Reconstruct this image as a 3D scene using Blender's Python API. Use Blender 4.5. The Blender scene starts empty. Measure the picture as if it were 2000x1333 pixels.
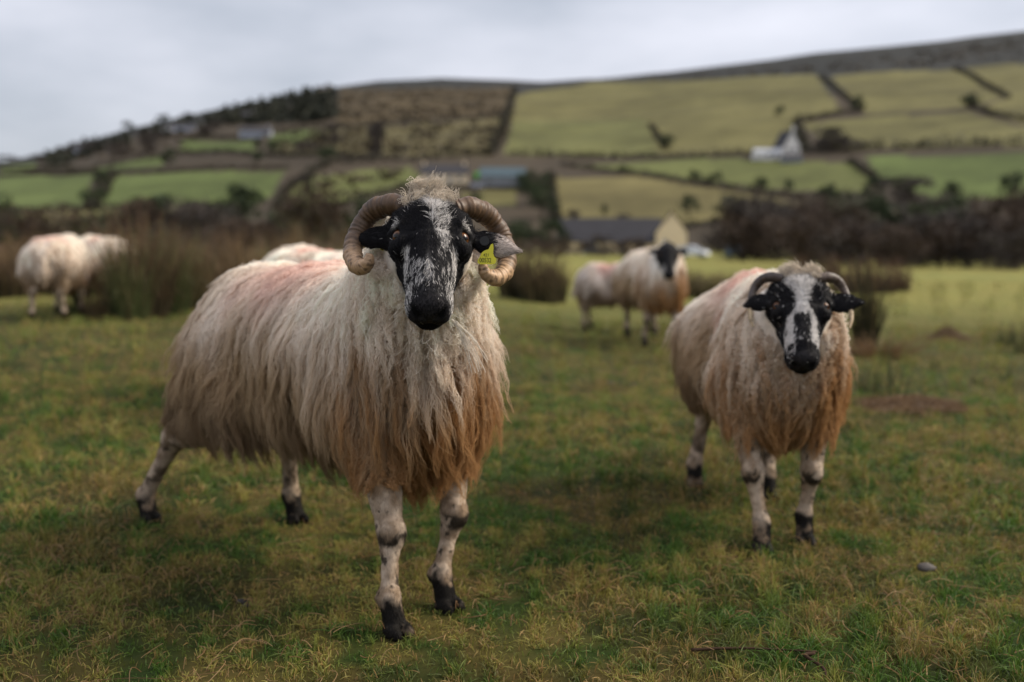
import bpy, math, random
import numpy as np
from mathutils import Vector, Matrix
from mathutils.kdtree import KDTree

# ------------------------------------------------------------------ camera, sky, sun, exposure
scene = bpy.context.scene
COL = scene.collection
HC = 0.85                       # camera height
FPX = 2000 * 35.0 / 36.0        # focal length in photo pixels
HORIZON = 470.0
PITCH = math.atan((666.5 - HORIZON) / FPX)
cam_data = bpy.data.cameras.new("camera")
cam = bpy.data.objects.new("camera", cam_data)
COL.objects.link(cam)
cam.location = (0, 0, HC)
cam.rotation_euler = (math.radians(90) - PITCH, 0, 0)
cam_data.lens = 35.0
cam_data.sensor_width = 36.0
cam_data.clip_start = 0.05
cam_data.clip_end = 9000
cam_data.dof.use_dof = True
cam_data.dof.focus_distance = 1.86
cam_data.dof.aperture_fstop = 2.0
scene.camera = cam

SUN_AZ = Vector((1.0, 0.22))
SUN_EL = math.radians(40)
world = bpy.data.worlds.new("World")
scene.world = world
world.use_nodes = True
nt = world.node_tree
nt.nodes.clear()
wo = nt.nodes.new("ShaderNodeOutputWorld")
bg = nt.nodes.new("ShaderNodeBackground")
bg.inputs["Strength"].default_value = 0.1
sky = nt.nodes.new("ShaderNodeTexSky")
sky.sky_type = 'NISHITA'
sky.sun_disc = False
sky.sun_elevation = SUN_EL
sky.sun_rotation = math.atan2(SUN_AZ.x, SUN_AZ.y)
tc = nt.nodes.new("ShaderNodeTexCoord")
mp = nt.nodes.new("ShaderNodeMapping")
mp.inputs["Scale"].default_value = (1.3, 1.3, 3.8)
mp.inputs["Rotation"].default_value = (0.05, -0.10, 0.3)
nz = nt.nodes.new("ShaderNodeTexNoise")
nz.inputs["Scale"].default_value = 1.7
nz.inputs["Detail"].default_value = 5
nz.inputs["Roughness"].default_value = 0.5
rmp = nt.nodes.new("ShaderNodeValToRGB")
rmp.color_ramp.elements[0].position = 0.32
rmp.color_ramp.elements[0].color = (0.235, 0.254, 0.292, 1)
rmp.color_ramp.elements[1].position = 0.66
rmp.color_ramp.elements[1].color = (0.455, 0.456, 0.50, 1)
sep = nt.nodes.new("ShaderNodeSeparateXYZ")
# overcast luminance gradient: zenith brighter than horizon
zc = nt.nodes.new("ShaderNodeMath"); zc.operation = 'MAXIMUM'; zc.inputs[1].default_value = 0.0
zm = nt.nodes.new("ShaderNodeMath"); zm.operation = 'MULTIPLY_ADD'
zm.inputs[1].default_value = 8.5; zm.inputs[2].default_value = 8.6
vm = nt.nodes.new("ShaderNodeVectorMath"); vm.operation = 'SCALE'
mixw = nt.nodes.new("ShaderNodeMixRGB"); mixw.inputs[0].default_value = 0.90
L = nt.links.new
L(tc.outputs["Generated"], mp.inputs["Vector"]); L(mp.outputs[0], nz.inputs["Vector"])
L(nz.outputs[0], rmp.inputs[0]); L(tc.outputs["Generated"], sep.inputs[0])
L(sep.outputs["Z"], zc.inputs[0]); L(zc.outputs[0], zm.inputs[0])
L(rmp.outputs[0], vm.inputs[0]); L(zm.outputs[0], vm.inputs["Scale"])
L(sky.outputs[0], mixw.inputs[1]); L(vm.outputs[0], mixw.inputs[2])
L(mixw.outputs[0], bg.inputs["Color"]); L(bg.outputs[0], wo.inputs[0])

sun_data = bpy.data.lights.new("sun", 'SUN')
sun_data.energy = 2.4
sun_data.angle = math.radians(26)
sun_data.color = (1.0, 0.90, 0.76)
sun = bpy.data.objects.new("sun", sun_data)
COL.objects.link(sun)
sd = Vector((SUN_AZ.x, SUN_AZ.y, 0)).normalized() * math.cos(SUN_EL) + Vector((0, 0, math.sin(SUN_EL)))
sun.rotation_euler = sd.to_track_quat('Z', 'Y').to_euler()

vs = scene.view_settings
vs.view_transform = 'Standard'
vs.look = 'None'
vs.exposure = 0.94
vs.gamma = 1.0
scene.render.engine = 'CYCLES'
cy = scene.cycles
cy.use_denoising = True
try:
    cy.denoiser = 'OPENIMAGEDENOISE'
except Exception:
    pass
cy.max_bounces = 10
cy.diffuse_bounces = 8
cy.glossy_bounces = 2
cy.transmission_bounces = 6
cy.caustics_reflective = False
cy.caustics_refractive = False
scene.cycles_curves.shape = 'RIBBONS'
scene.cycles_curves.subdivisions = 2

RNG = np.random.default_rng(11)

# ------------------------------------------------------------------ small kit
def unit(v):
    v = np.asarray(v, float)
    return v / (np.linalg.norm(v, axis=-1, keepdims=True) + 1e-12)

def smooth01(x, a, b):
    t = np.clip((np.asarray(x, float) - a) / (b - a), 0, 1)
    return t * t * (3 - 2 * t)

def _hash(ix, iy, iz, seed):
    h = (ix.astype(np.int64) * 374761393 + iy.astype(np.int64) * 668265263 + iz.astype(np.int64) * 2147483647 + seed * 974711) & 0xFFFFFFFF
    h = ((h ^ (h >> 13)) * 1274126177) & 0xFFFFFFFF
    h = (h ^ (h >> 16)) & 0xFFFFFFFF
    return h / 4294967295.0

def vnoise(p, seed=0):
    p = np.asarray(p, float)
    if p.shape[-1] == 2:
        p = np.concatenate([p, np.zeros(p.shape[:-1] + (1,))], -1)
    i = np.floor(p).astype(np.int64)
    f = p - i
    f = f * f * (3 - 2 * f)
    out = 0
    for dx in (0, 1):
        for dy in (0, 1):
            for dz in (0, 1):
                w = (f[..., 0] if dx else 1 - f[..., 0]) * (f[..., 1] if dy else 1 - f[..., 1]) * (f[..., 2] if dz else 1 - f[..., 2])
                out = out + w * _hash(i[..., 0] + dx, i[..., 1] + dy, i[..., 2] + dz, seed)
    return out

def fbm(p, seed=0, octv=4):
    p = np.asarray(p, float)
    s, a, t = 0, 0.5, 0
    for k in range(octv):
        s = s + a * vnoise(p * (2.03 ** k) + 17.3 * k, seed + k)
        t += a
        a *= 0.5
    return s / t

def mix3(a, b, t):
    t = np.asarray(t)[..., None]
    return np.asarray(a) * (1 - t) + np.asarray(b) * t

def mesh_np(name, V, F, col=None, smooth=True):
    """V (n,3), F (m,k) constant k, or list of such arrays"""
    me = bpy.data.meshes.new(name)
    V = np.asarray(V, np.float32)
    Fs = F if isinstance(F, list) else [F]
    Fs = [np.asarray(f, np.int32) for f in Fs if len(f)]
    me.vertices.add(len(V))
    me.vertices.foreach_set("co", V.ravel())
    nl = sum(f.size for f in Fs)
    npoly = sum(len(f) for f in Fs)
    me.loops.add(nl)
    me.loops.foreach_set("vertex_index", np.concatenate([f.ravel() for f in Fs]))
    me.polygons.add(npoly)
    tot = np.concatenate([np.full(len(f), f.shape[1], np.int32) for f in Fs])
    start = np.concatenate([[0], np.cumsum(tot)[:-1]]).astype(np.int32)
    me.polygons.foreach_set("loop_start", start)
    me.polygons.foreach_set("loop_total", tot)
    if smooth:
        me.polygons.foreach_set("use_smooth", np.ones(npoly, bool))
    me.update(calc_edges=True)
    if col is not None:
        at = me.color_attributes.new("Col", 'FLOAT_COLOR', 'POINT')
        c4 = np.ones((len(V), 4), np.float32)
        c4[:, :3] = col
        at.data.foreach_set("color", c4.ravel())
    return me

def obj(name, data, mat=None, parent=None, loc=None, rotz=None):
    o = bpy.data.objects.new(name, data)
    COL.objects.link(o)
    if mat is not None:
        if len(data.materials) == 0:
            data.materials.append(mat)
    if parent is not None:
        o.parent = parent
    if loc is not None:
        o.location = loc
    if rotz is not None:
        o.rotation_euler = (0, 0, rotz)
    return o

def tag(o, label=None, cat=None, group=None, kind=None):
    if label: o["label"] = label
    if cat: o["category"] = cat
    if group: o["group"] = group
    if kind: o["kind"] = kind
    return o

def thing(name, label, cat, loc=(0, 0, 0), rotz=0.0, group=None):
    o = bpy.data.objects.new(name, None)
    COL.objects.link(o)
    o.empty_display_size = 0.2
    o.location = loc
    o.rotation_euler = (0, 0, rotz)
    return tag(o, label, cat, group)

def hair_np(name, P, R, C, mat, parent=None):
    """P (n,k,3) strands, R (n,k) radii, C (n,k,3) colours"""
    n, k = P.shape[:2]
    cu = bpy.data.hair_curves.new(name)
    cu.add_curves([k] * n)
    cu.attributes["position"].data.foreach_set("vector", np.ascontiguousarray(P, np.float32).ravel())
    ra = cu.attributes.get("radius") or cu.attributes.new("radius", 'FLOAT', 'POINT')
    ra.data.foreach_set("value", np.ascontiguousarray(R, np.float32).ravel())
    ca = cu.attributes.new("Col", 'FLOAT_COLOR', 'POINT')
    c4 = np.ones((n * k, 4), np.float32)
    c4[:, :3] = np.asarray(C).reshape(-1, 3)
    ca.data.foreach_set("color", c4.ravel())
    cu.materials.append(mat)
    o = bpy.data.objects.new(name, cu)
    COL.objects.link(o)
    if parent is not None:
        o.parent = parent
    return o

# ------------------------------------------------------------------ materials
def mat_attr(name, rough=0.8, spec=0.25, noise=None, bump=None, sheen=0.0):
    """base colour from the Col attribute, varied by object-space noise"""
    m = bpy.data.materials.new(name)
    m.use_nodes = True
    t = m.node_tree
    b = t.nodes["Principled BSDF"]
    b.inputs["Roughness"].default_value = rough
    b.inputs["Specular IOR Level"].default_value = spec
    a = t.nodes.new("ShaderNodeAttribute")
    a.attribute_name = "Col"
    src = a.outputs["Color"]
    if noise:
        co = t.nodes.new("ShaderNodeTexCoord")
        n = t.nodes.new("ShaderNodeTexNoise")
        n.inputs["Scale"].default_value = noise[0]
        n.inputs["Detail"].default_value = 6
        n.inputs["Roughness"].default_value = 0.65
        t.links.new(co.outputs["Object"], n.inputs["Vector"])
        r = t.nodes.new("ShaderNodeMapRange")
        r.inputs["From Min"].default_value = 0.25
        r.inputs["From Max"].default_value = 0.75
        r.inputs["To Min"].default_value = 1 - noise[1]
        r.inputs["To Max"].default_value = 1 + noise[1]
        t.links.new(n.outputs[0], r.inputs[0])
        v = t.nodes.new("ShaderNodeVectorMath"); v.operation = 'SCALE'
        t.links.new(src, v.inputs[0]); t.links.new(r.outputs[0], v.inputs["Scale"])
        src = v.outputs[0]
    t.links.new(src, b.inputs["Base Color"])
    if bump:
        co = t.nodes.new("ShaderNodeTexCoord")
        n = t.nodes.new("ShaderNodeTexNoise")
        n.inputs["Scale"].default_value = bump[0]
        n.inputs["Detail"].default_value = 5
        t.links.new(co.outputs["Object"], n.inputs["Vector"])
        bp = t.nodes.new("ShaderNodeBump")
        bp.inputs["Strength"].default_value = bump[1]
        bp.inputs["Distance"].default_value = bump[2]
        t.links.new(n.outputs[0], bp.inputs["Height"])
        t.links.new(bp.outputs[0], b.inputs["Normal"])
    return m

def mat_plain(name, col, rough=0.7, spec=0.3, noise=(3.0, 0.18), bump=None):
    m = bpy.data.materials.new(name)
    m.use_nodes = True
    t = m.node_tree
    b = t.nodes["Principled BSDF"]
    b.inputs["Roughness"].default_value = rough
    b.inputs["Specular IOR Level"].default_value = spec
    co = t.nodes.new("ShaderNodeTexCoord")
    n = t.nodes.new("ShaderNodeTexNoise")
    n.inputs["Scale"].default_value = noise[0]
    n.inputs["Detail"].default_value = 5
    t.links.new(co.outputs["Object"], n.inputs["Vector"])
    r = t.nodes.new("ShaderNodeValToRGB")
    r.color_ramp.elements[0].position = 0.3
    r.color_ramp.elements[1].position = 0.7
    r.color_ramp.elements[0].color = tuple(c * (1 - noise[1]) for c in col) + (1,)
    r.color_ramp.elements[1].color = tuple(min(1, c * (1 + noise[1])) for c in col) + (1,)
    t.links.new(n.outputs[0], r.inputs[0])
    t.links.new(r.outputs[0], b.inputs["Base Color"])
    if bump:
        bp = t.nodes.new("ShaderNodeBump")
        bp.inputs["Strength"].default_value = bump[0]
        bp.inputs["Distance"].default_value = bump[1]
        t.links.new(n.outputs[0], bp.inputs["Height"])
        t.links.new(bp.outputs[0], b.inputs["Normal"])
    return m

def mat_strand(name, rough=0.6, spec=0.2, transl=0.0):
    m = mat_attr(name, rough, spec)
    if transl > 0:
        t = m.node_tree
        b = t.nodes["Principled BSDF"]
        out = t.nodes["Material Output"]
        a = [x for x in t.nodes if x.type == 'ATTRIBUTE'][0]
        tr = t.nodes.new("ShaderNodeBsdfTranslucent")
        mx = t.nodes.new("ShaderNodeMixShader")
        mx.inputs[0].default_value = transl
        t.links.new(a.outputs["Color"], tr.inputs["Color"])
        t.links.new(b.outputs[0], mx.inputs[1]); t.links.new(tr.outputs[0], mx.inputs[2])
        t.links.new(mx.outputs[0], out.inputs["Surface"])
    return m

M_GROUND = mat_attr("pasture", 0.95, 0.1, noise=(0.9, 0.30), bump=(22.0, 0.5, 0.02))
M_GRASS = mat_strand("grass_blades", 0.5, 0.35, 0.25)
M_RUSH = mat_strand("rush_blades", 0.6, 0.25, 0.15)
M_WOOL = mat_strand("wool", 0.65, 0.12, 0.34)
M_FUR = mat_strand("short_fur", 0.5, 0.10, 0.0)
M_SKIN = mat_attr("sheep_skin", 0.7, 0.10, noise=(60, 0.25))
M_HORN = mat_attr("horn", 0.5, 0.35, noise=(90, 0.28), bump=(140, 0.35, 0.002))
M_LEAF = mat_attr("foliage", 0.7, 0.2)
M_BARK = mat_attr("bark", 0.9, 0.1, noise=(6, 0.3))

# ------------------------------------------------------------------ terrain
def ray(u, v):
    """photo pixel -> (x/y, z/y) slopes of the sight line"""
    px, pz = (u - 1000.0) / FPX, (666.5 - v) / FPX
    c, s = math.cos(PITCH), math.sin(PITCH)
    fy, fz = c + pz * s, -s + pz * c
    return px / fy, fz / fy

SKYLINE = [(-400, 372), (0, 316), (100, 297), (250, 252), (340, 232), (420, 214), (560, 186), (640, 171), (740, 157),
           (850, 152), (1000, 157), (1060, 160), (1200, 150), (1400, 126), (1600, 101), (1800, 82), (2000, 60), (2400, 30)]
_sk_phi, _sk_T = [], []
for _u, _v in SKYLINE:
    ax, ez = ray(_u, _v)
    _sk_phi.append(math.atan(ax)); _sk_T.append(ez * math.cos(math.atan(ax)))
_sk_phi = [-math.pi, -2.0] + _sk_phi + [1.6, math.pi]
_sk_T = [0.02, 0.02] + _sk_T + [0.12, 0.02]
D0, DR, ZB = 190.0, 1000.0, -1.75

def hill_T(phi):
    return np.interp(phi, _sk_phi, _sk_T)

def hill_k(phi):
    return (hill_T(phi) * DR + HC - ZB) / (DR - D0)

def ground_z(x, y):
    x = np.asarray(x, float); y = np.asarray(y, float)
    r = np.hypot(x, y); phi = np.arctan2(x, y)
    t = np.clip(r - 10, 0, None)
    base = -0.0118 * (np.sqrt(t * t + 36) - 6)
    base = np.maximum(base, ZB)
    # gentle rise under the rush bed
    base = base + 0.15 * smooth01(-x, .5, 3.0) * smooth01(y, 3.6, 6.0) * (1 - smooth01(r, 18, 40))
    base = base - 0.11 * smooth01(x, -.4, 1.0) * smooth01(y, 4.2, 8.0)
    p = np.stack([x, y], -1)
    und = (fbm(p * 0.9, 5, 3) - 0.5) * 0.05 + (fbm(p * 4.0, 9, 3) - 0.5) * 0.022
    und = und * (1 - smooth01(r, 25, 60)) * smooth01(r, 0.6, 1.5)
    s = 18.0
    d = (r - D0) / s
    soft = np.where(d > 20, d, np.log1p(np.exp(np.clip(d, -30, 20)))) * s
    k = hill_k(phi)
    ridge = DR + 60 * (fbm(np.stack([phi * 6, phi * 0], -1), 3, 2) - 0.5)
    up = np.minimum(soft, ridge - D0)
    down = np.clip(r - ridge, 0, None)
    bump = (fbm(p / 70.0, 21, 3) - 0.5) * 4.0 * smooth01(r, 260, 420) * (1 - smooth01(r, 760, 960))
    return base + und + up * k - down * 0.10 + bump

def on_ground(x, y, dz=0.0):
    return (float(x), float(y), float(ground_z(x, y)) + dz)

def px_hill(u, v):
    """where the sight line of a far photo point meets the hillside"""
    ax, ez = ray(u, v)
    phi = math.atan(ax)
    E = ez * math.cos(phi)
    k = float(hill_k(phi))
    r = (HC - ZB + D0 * k) / max(k - E, 0.02)
    for _ in range(12):        # refine on the bumpy terrain
        z = float(ground_z(r * math.sin(phi), r * math.cos(phi)))
        r = r + ((HC + E * r) - z) / max(k - E, 0.02) * 0.8
        r = min(max(r, 150), 990)
    return r * math.sin(phi), r * math.cos(phi)

def px_at(u, v, Y):
    ax, ez = ray(u, v)
    return np.array([ax * Y, Y, HC + ez * Y])

def px_ground(u, v):
    """near pasture point under a photo pixel"""
    ax, ez = ray(u, v)
    Y = 3.0
    for _ in range(60):
        z = float(ground_z(ax * Y, Y))
        Y = 0.5 * Y + 0.5 * (HC - z) / (-ez)
    return ax * Y, Y

# fields of the hillside (outline in photo points, albedo)
G1, G2, G3 = (0.150, 0.190, 0.070), (0.180, 0.196, 0.078), (0.135, 0.175, 0.062)
S1, S2, S3 = (0.235, 0.200, 0.098), (0.205, 0.185, 0.085), (0.165, 0.140, 0.076)
FIELDS = [
    ([(-300, 365), (0, 350), (185, 345), (160, 405), (0, 410), (-300, 420)], G1),
    ([(215, 346), (380, 338), (555, 336), (535, 378), (500, 402), (195, 402)], G1),
    ([(540, 392), (600, 345), (800, 328), (832, 355), (700, 390), (600, 412), (540, 440)], G2),
    ([(150, 336), (315, 306), (318, 328), (150, 340)], G1),
    ([(0, 325), (70, 318), (75, 332), (0, 338)], G1),
    ([(350, 278), (500, 272), (500, 300), (350, 298)], G3),
    ([(525, 292), (530, 262), (600, 252), (720, 248), (735, 302), (560, 303)], S3),
    ([(525, 285), (530, 260), (600, 252), (650, 255), (570, 285)], G3),
    ([(745, 306), (742, 250), (1000, 232), (958, 304)], S3),
    ([(660, 245), (665, 175), (1000, 172), (995, 230), (800, 238)], (0.115, 0.085, 0.052)),
    ([(985, 302), (1010, 185), (1150, 163), (1590, 145), (1645, 215), (1550, 233), (1570, 292), (1300, 306), (1100, 304)], S2),
    ([(985, 302), (998, 240), (1260, 232), (1290, 306), (1100, 304)], (0.185, 0.185, 0.080)),
    ([(1620, 147), (1870, 133), (1962, 188), (1890, 208), (1690, 220)], S2),
    ([(1562, 237), (1690, 224), (1890, 216), (2000, 246), (2300, 250), (2300, 285), (2000, 284), (1650, 292), (1600, 262)], (0.19, 0.175, 0.08)),
    ([(1882, 130), (2000, 122), (2300, 110), (2300, 250), (2000, 238), (1905, 208), (1970, 190)], S2),
    ([(1105, 322), (1400, 310), (1660, 318), (1700, 350), (1690, 376), (1500, 368), (1250, 338)], G2),
    ([(1690, 308), (2000, 296), (2300, 292), (2300, 390), (1830, 390), (1720, 352)], G3),
    ([(1075, 347), (1250, 346), (1500, 384), (1570, 402), (1340, 445), (1090, 430)], S1),
    ([(900, 378), (1012, 370), (1012, 402), (920, 405)], S2),
    ([(0, 415), (340, 405), (345, 425), (0, 445)], S2),
]

def in_poly(u, v, poly):
    inside = np.zeros(u.shape, bool)
    n = len(poly)
    for i in range(n):
        x1, y1 = poly[i]; x2, y2 = poly[(i + 1) % n]
        c = ((y1 > v) != (y2 > v)) & (u < (x2 - x1) * (v - y1) / ((y2 - y1) if y2 != y1 else 1e-9) + x1)
        inside ^= c
    return inside

def pasture_colour(x, y):
    p = np.stack([x, y], -1)
    a = fbm(p * 0.9, 31, 3)
    b = fbm(p * 5.5, 37, 3)
    c = fbm(p * 16.0, 41, 2)
    green = mix3((0.034, 0.072, 0.010), (0.090, 0.132, 0.022), c)
    straw = mix3((0.155, 0.118, 0.030), (0.240, 0.185, 0.050), c)
    brown = np.array((0.070, 0.036, 0.014))
    dist = smooth01(np.hypot(x, y), 3.5, 14)
    w = smooth01(0.24 * a + 0.46 * b + 0.54 * c + 0.10 * dist - 0.12, 0.36, 0.68)
    col = mix3(green, straw, w * 0.92)
    col = mix3(col, brown, smooth01(fbm(p * 3.4 + 9, 53, 3), 0.55, 0.67) * 0.42)
    far = mix3((0.205, 0.180, 0.050), (0.145, 0.160, 0.042), fbm(p * 0.12, 61, 3))
    return mix3(col, far, dist * 0.75)

def build_ground():
    phis = np.concatenate([np.linspace(-math.pi, -0.66, 70)[:-1], np.linspace(-0.66, 0.66, 330), np.linspace(0.66, math.pi, 70)[1:-1]])
    rs = np.concatenate([np.geomspace(0.4, 60, 190), np.geomspace(60, 1500, 190)[1:], [1900, 2500, 3500, 5000]])
    PH, RR = np.meshgrid(phis, rs, indexing='ij')
    X, Y = RR * np.sin(PH), RR * np.cos(PH)
    Z = ground_z(X, Y)
    n, m = PH.shape
    V = np.stack([X, Y, Z], -1).reshape(-1, 3)
    ii = np.arange(n)[:, None]; jj = np.arange(m - 1)[None, :]
    i2 = (ii + 1) % n
    F = np.stack([ii * m + jj, i2 * m + jj, i2 * m + jj + 1, ii * m + jj + 1], -1).reshape(-1, 4)
    V = np.vstack([V, [[0, 0, float(ground_z(0.0, 0.01))]]])
    i1 = np.arange(n)
    T = np.stack([np.full(n, n * m), ((i1 + 1) % n) * m, i1 * m], -1)
    # colours
    x, y, z = V[:, 0], V[:, 1], V[:, 2]
    r = np.hypot(x, y); phi = np.arctan2(x, y)
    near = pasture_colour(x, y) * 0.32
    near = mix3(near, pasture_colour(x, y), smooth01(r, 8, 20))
    p2 = np.stack([x, y], -1)
    heath = mix3((0.034, 0.028, 0.020), (0.068, 0.052, 0.034), fbm(p2 / 40, 71, 4))
    top = mix3((0.017, 0.019, 0.018), (0.034, 0.033, 0.029), fbm(p2 / 30, 77, 3))
    colr = mix3(near, heath, smooth01(r, 150, 185))
    thr = 720 - 230 * smooth01(phi, .05, .32)
    colr = mix3(colr, top, smooth01(r - thr, 0, 80))
    front = np.abs(phi) < 1.0
    c, s = math.cos(PITCH), math.sin(PITCH)
    yy = np.where(front, y, 1.0); yy = np.maximum(yy, 0.1)
    # field map coordinates: bearing and rise as surveyed from the gate
    e = hill_k(phi) * (r - D0) / np.maximum(r, 1) + (ZB - HC) / np.maximum(r, 1)
    e = e / np.cos(np.where(front, phi, 0)); a = np.tan(np.where(front, phi, 0))
    pz = (e * c + s) / (c - e * s)
    fu = a * (c + pz * s) * FPX + 1000; fv = 666.5 - pz * FPX
    wob = (fbm(p2 / 25, 83, 2) - 0.5) * 6
    mott = .6 * fbm(p2 / 26, 91, 4) + .4 * fbm(p2 / 7, 95, 3)
    for poly, fc in FIELDS:
        k = in_poly(fu + wob, fv + wob * 0.4, poly) & front & (r > D0 + 5) & (r < ridge_lim)
        shade = 0.28 + 1.44 * mott[k]
        colr[k] = np.array(fc) * FIELD_TONE * shade[:, None]
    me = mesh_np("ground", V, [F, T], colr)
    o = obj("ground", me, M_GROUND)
    tag(o, kind="structure")
    return o
ridge_lim = 960.0
FIELD_TONE = np.array((.53, .53, .44))
build_ground()

# ------------------------------------------------------------------ grass of the near pasture
def build_grass():
    rng = np.random.default_rng(77)
    bands = [(1.45, 3.2, 105000, .029, .00115), (3.2, 6.0, 80000, .038, .0019), (6.0, 12.0, 52000, .055, .0028), (12.0, 30.0, 34000, .042, .005)]
    Ps, Rs, Cs = [], [], []
    K = 5
    t = np.linspace(0, 1, K)
    for r0, r1, n, hgt, rad in bands:
        r = np.sqrt(rng.uniform(r0 * r0, r1 * r1, n))
        phi = rng.uniform(-.62, .62, n)
        x, y = r * np.sin(phi), r * np.cos(phi)
        p2 = np.stack([x, y], -1)
        # tufts: pull part of the blades together
        tuft = rng.random(n) < .55
        cell = .075 * (r / 2.5 + .3)
        ctr = (np.floor(p2 / cell[:, None]) + .5 + .7 * (np.stack([_hash(np.floor(x / cell), np.floor(y / cell), np.zeros(n), 1), _hash(np.floor(x / cell), np.floor(y / cell), np.zeros(n), 2)], -1) - .5)) * cell[:, None]
        p2 = np.where(tuft[:, None], p2 + (ctr - p2) * .6, p2)
        x, y = p2[:, 0], p2[:, 1]
        z = ground_z(x, y)
        rough = fbm(p2 * 1.6, 101, 3)
        h = hgt * rng.uniform(.35, 1.3, n) * (.35 + 1.35 * rough) * np.where(tuft, 1.08, .88)
        az = rng.random(n) * 6.28 + 1.2 * (fbm(p2 * 3, 103, 2) - .5)
        lean = np.clip(rng.gamma(2.0, .30, n), .05, 1.9)
        d = np.stack([np.cos(az), np.sin(az)], -1)
        hx = h[:, None] * lean[:, None] * (t ** 1.6)[None] * .9
        hz = h[:, None] * (t - .38 * np.clip(lean, 0, 1.7)[:, None] * t ** 2.2)
        P = np.empty((n, K, 3))
        P[:, :, 0] = x[:, None] + d[:, :1] * hx; P[:, :, 1] = y[:, None] + d[:, 1:] * hx
        P[:, :, 2] = z[:, None] - .004 + hz
        c = pasture_colour(x, y)
        straw = rng.random(n) < (.08 + .24 * smooth01(c[:, 0] - c[:, 1], -.03, .05))
        c = np.where(straw[:, None], np.array((.35, .225, .08)) * rng.uniform(.4, 1.2, (n, 1)), c * np.array((1.0, 1.12, .95)) * rng.uniform(.75, 1.75, (n, 1)))
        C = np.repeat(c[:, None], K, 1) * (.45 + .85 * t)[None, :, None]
        Ps.append(P); Cs.append(C); Rs.append(rad * rng.uniform(.4, 1.6, n)[:, None] * (1 - .85 * t ** 1.6)[None])
    # dead stalks lying in the sward
    n = 6500
    r = np.sqrt(rng.uniform(1.45 ** 2, 7.0 ** 2, n)); phi = rng.uniform(-.62, .62, n)
    x, y = r * np.sin(phi), r * np.cos(phi)
    keep = fbm(np.stack([x, y], -1) * 2.2, 107, 3) > rng.uniform(.25, .62, n)
    x, y = x[keep], y[keep]; n = len(x)
    az = rng.random(n) * 6.28; ln = rng.uniform(.02, .10, n) * np.where(rng.random(n) < .06, 2.0, 1)
    bend = rng.normal(0, .8, n)
    P = np.empty((n, K, 3))
    a = az[:, None] + bend[:, None] * t[None]
    sx, sy = np.cumsum(np.cos(a), 1) / K * ln[:, None], np.cumsum(np.sin(a), 1) / K * ln[:, None]
    P[:, :, 0] = x[:, None] + sx; P[:, :, 1] = y[:, None] + sy
    P[:, :, 2] = ground_z(P[:, :, 0], P[:, :, 1]) + .012 + rng.uniform(0, .016, n)[:, None] + np.sin(t * 3.14)[None] * rng.uniform(-.005, .02, n)[:, None]
    c = mix3((.30, .19, .085), (.17, .085, .035), rng.random(n)) * rng.uniform(.7, 1.2, (n, 1))
    Ps.append(P); Cs.append(np.repeat(c[:, None], K, 1)); Rs.append(np.repeat(rng.uniform(.0004, .0009, n)[:, None], K, 1))
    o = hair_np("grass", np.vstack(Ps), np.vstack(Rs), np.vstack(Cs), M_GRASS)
    tag(o, "short tufted winter grass with straw stalks covering the pasture", "grass", kind="stuff")
build_grass()

# ------------------------------------------------------------------ implicit-surface kit for the animals
def s_cone(p, a, b, r1, r2):
    a = np.asarray(a, float); b = np.asarray(b, float)
    pa = p - a; ba = b - a
    h = np.clip((pa @ ba) / (ba @ ba + 1e-12), 0, 1)
    e = pa - h[:, None] * ba
    return np.sqrt(np.einsum('ij,ij->i', e, e)) - (r1 + (r2 - r1) * h)

def s_ell(p, c, r, R=None):
    q = p - np.asarray(c, float)
    if R is not None:
        q = q @ R
    r = np.asarray(r, float)
    q = q / r
    k0 = np.sqrt(np.einsum('ij,ij->i', q, q))
    q = q / r
    k1 = np.sqrt(np.einsum('ij,ij->i', q, q)) + 1e-9
    return k0 * (k0 - 1) / k1

def smin(a, b, k):
    h = np.clip(0.5 + 0.5 * (b - a) / k, 0, 1)
    return b * (1 - h) + a * h - k * h * (1 - h)

def smax(a, b, k):
    return -smin(-a, -b, k)

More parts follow.
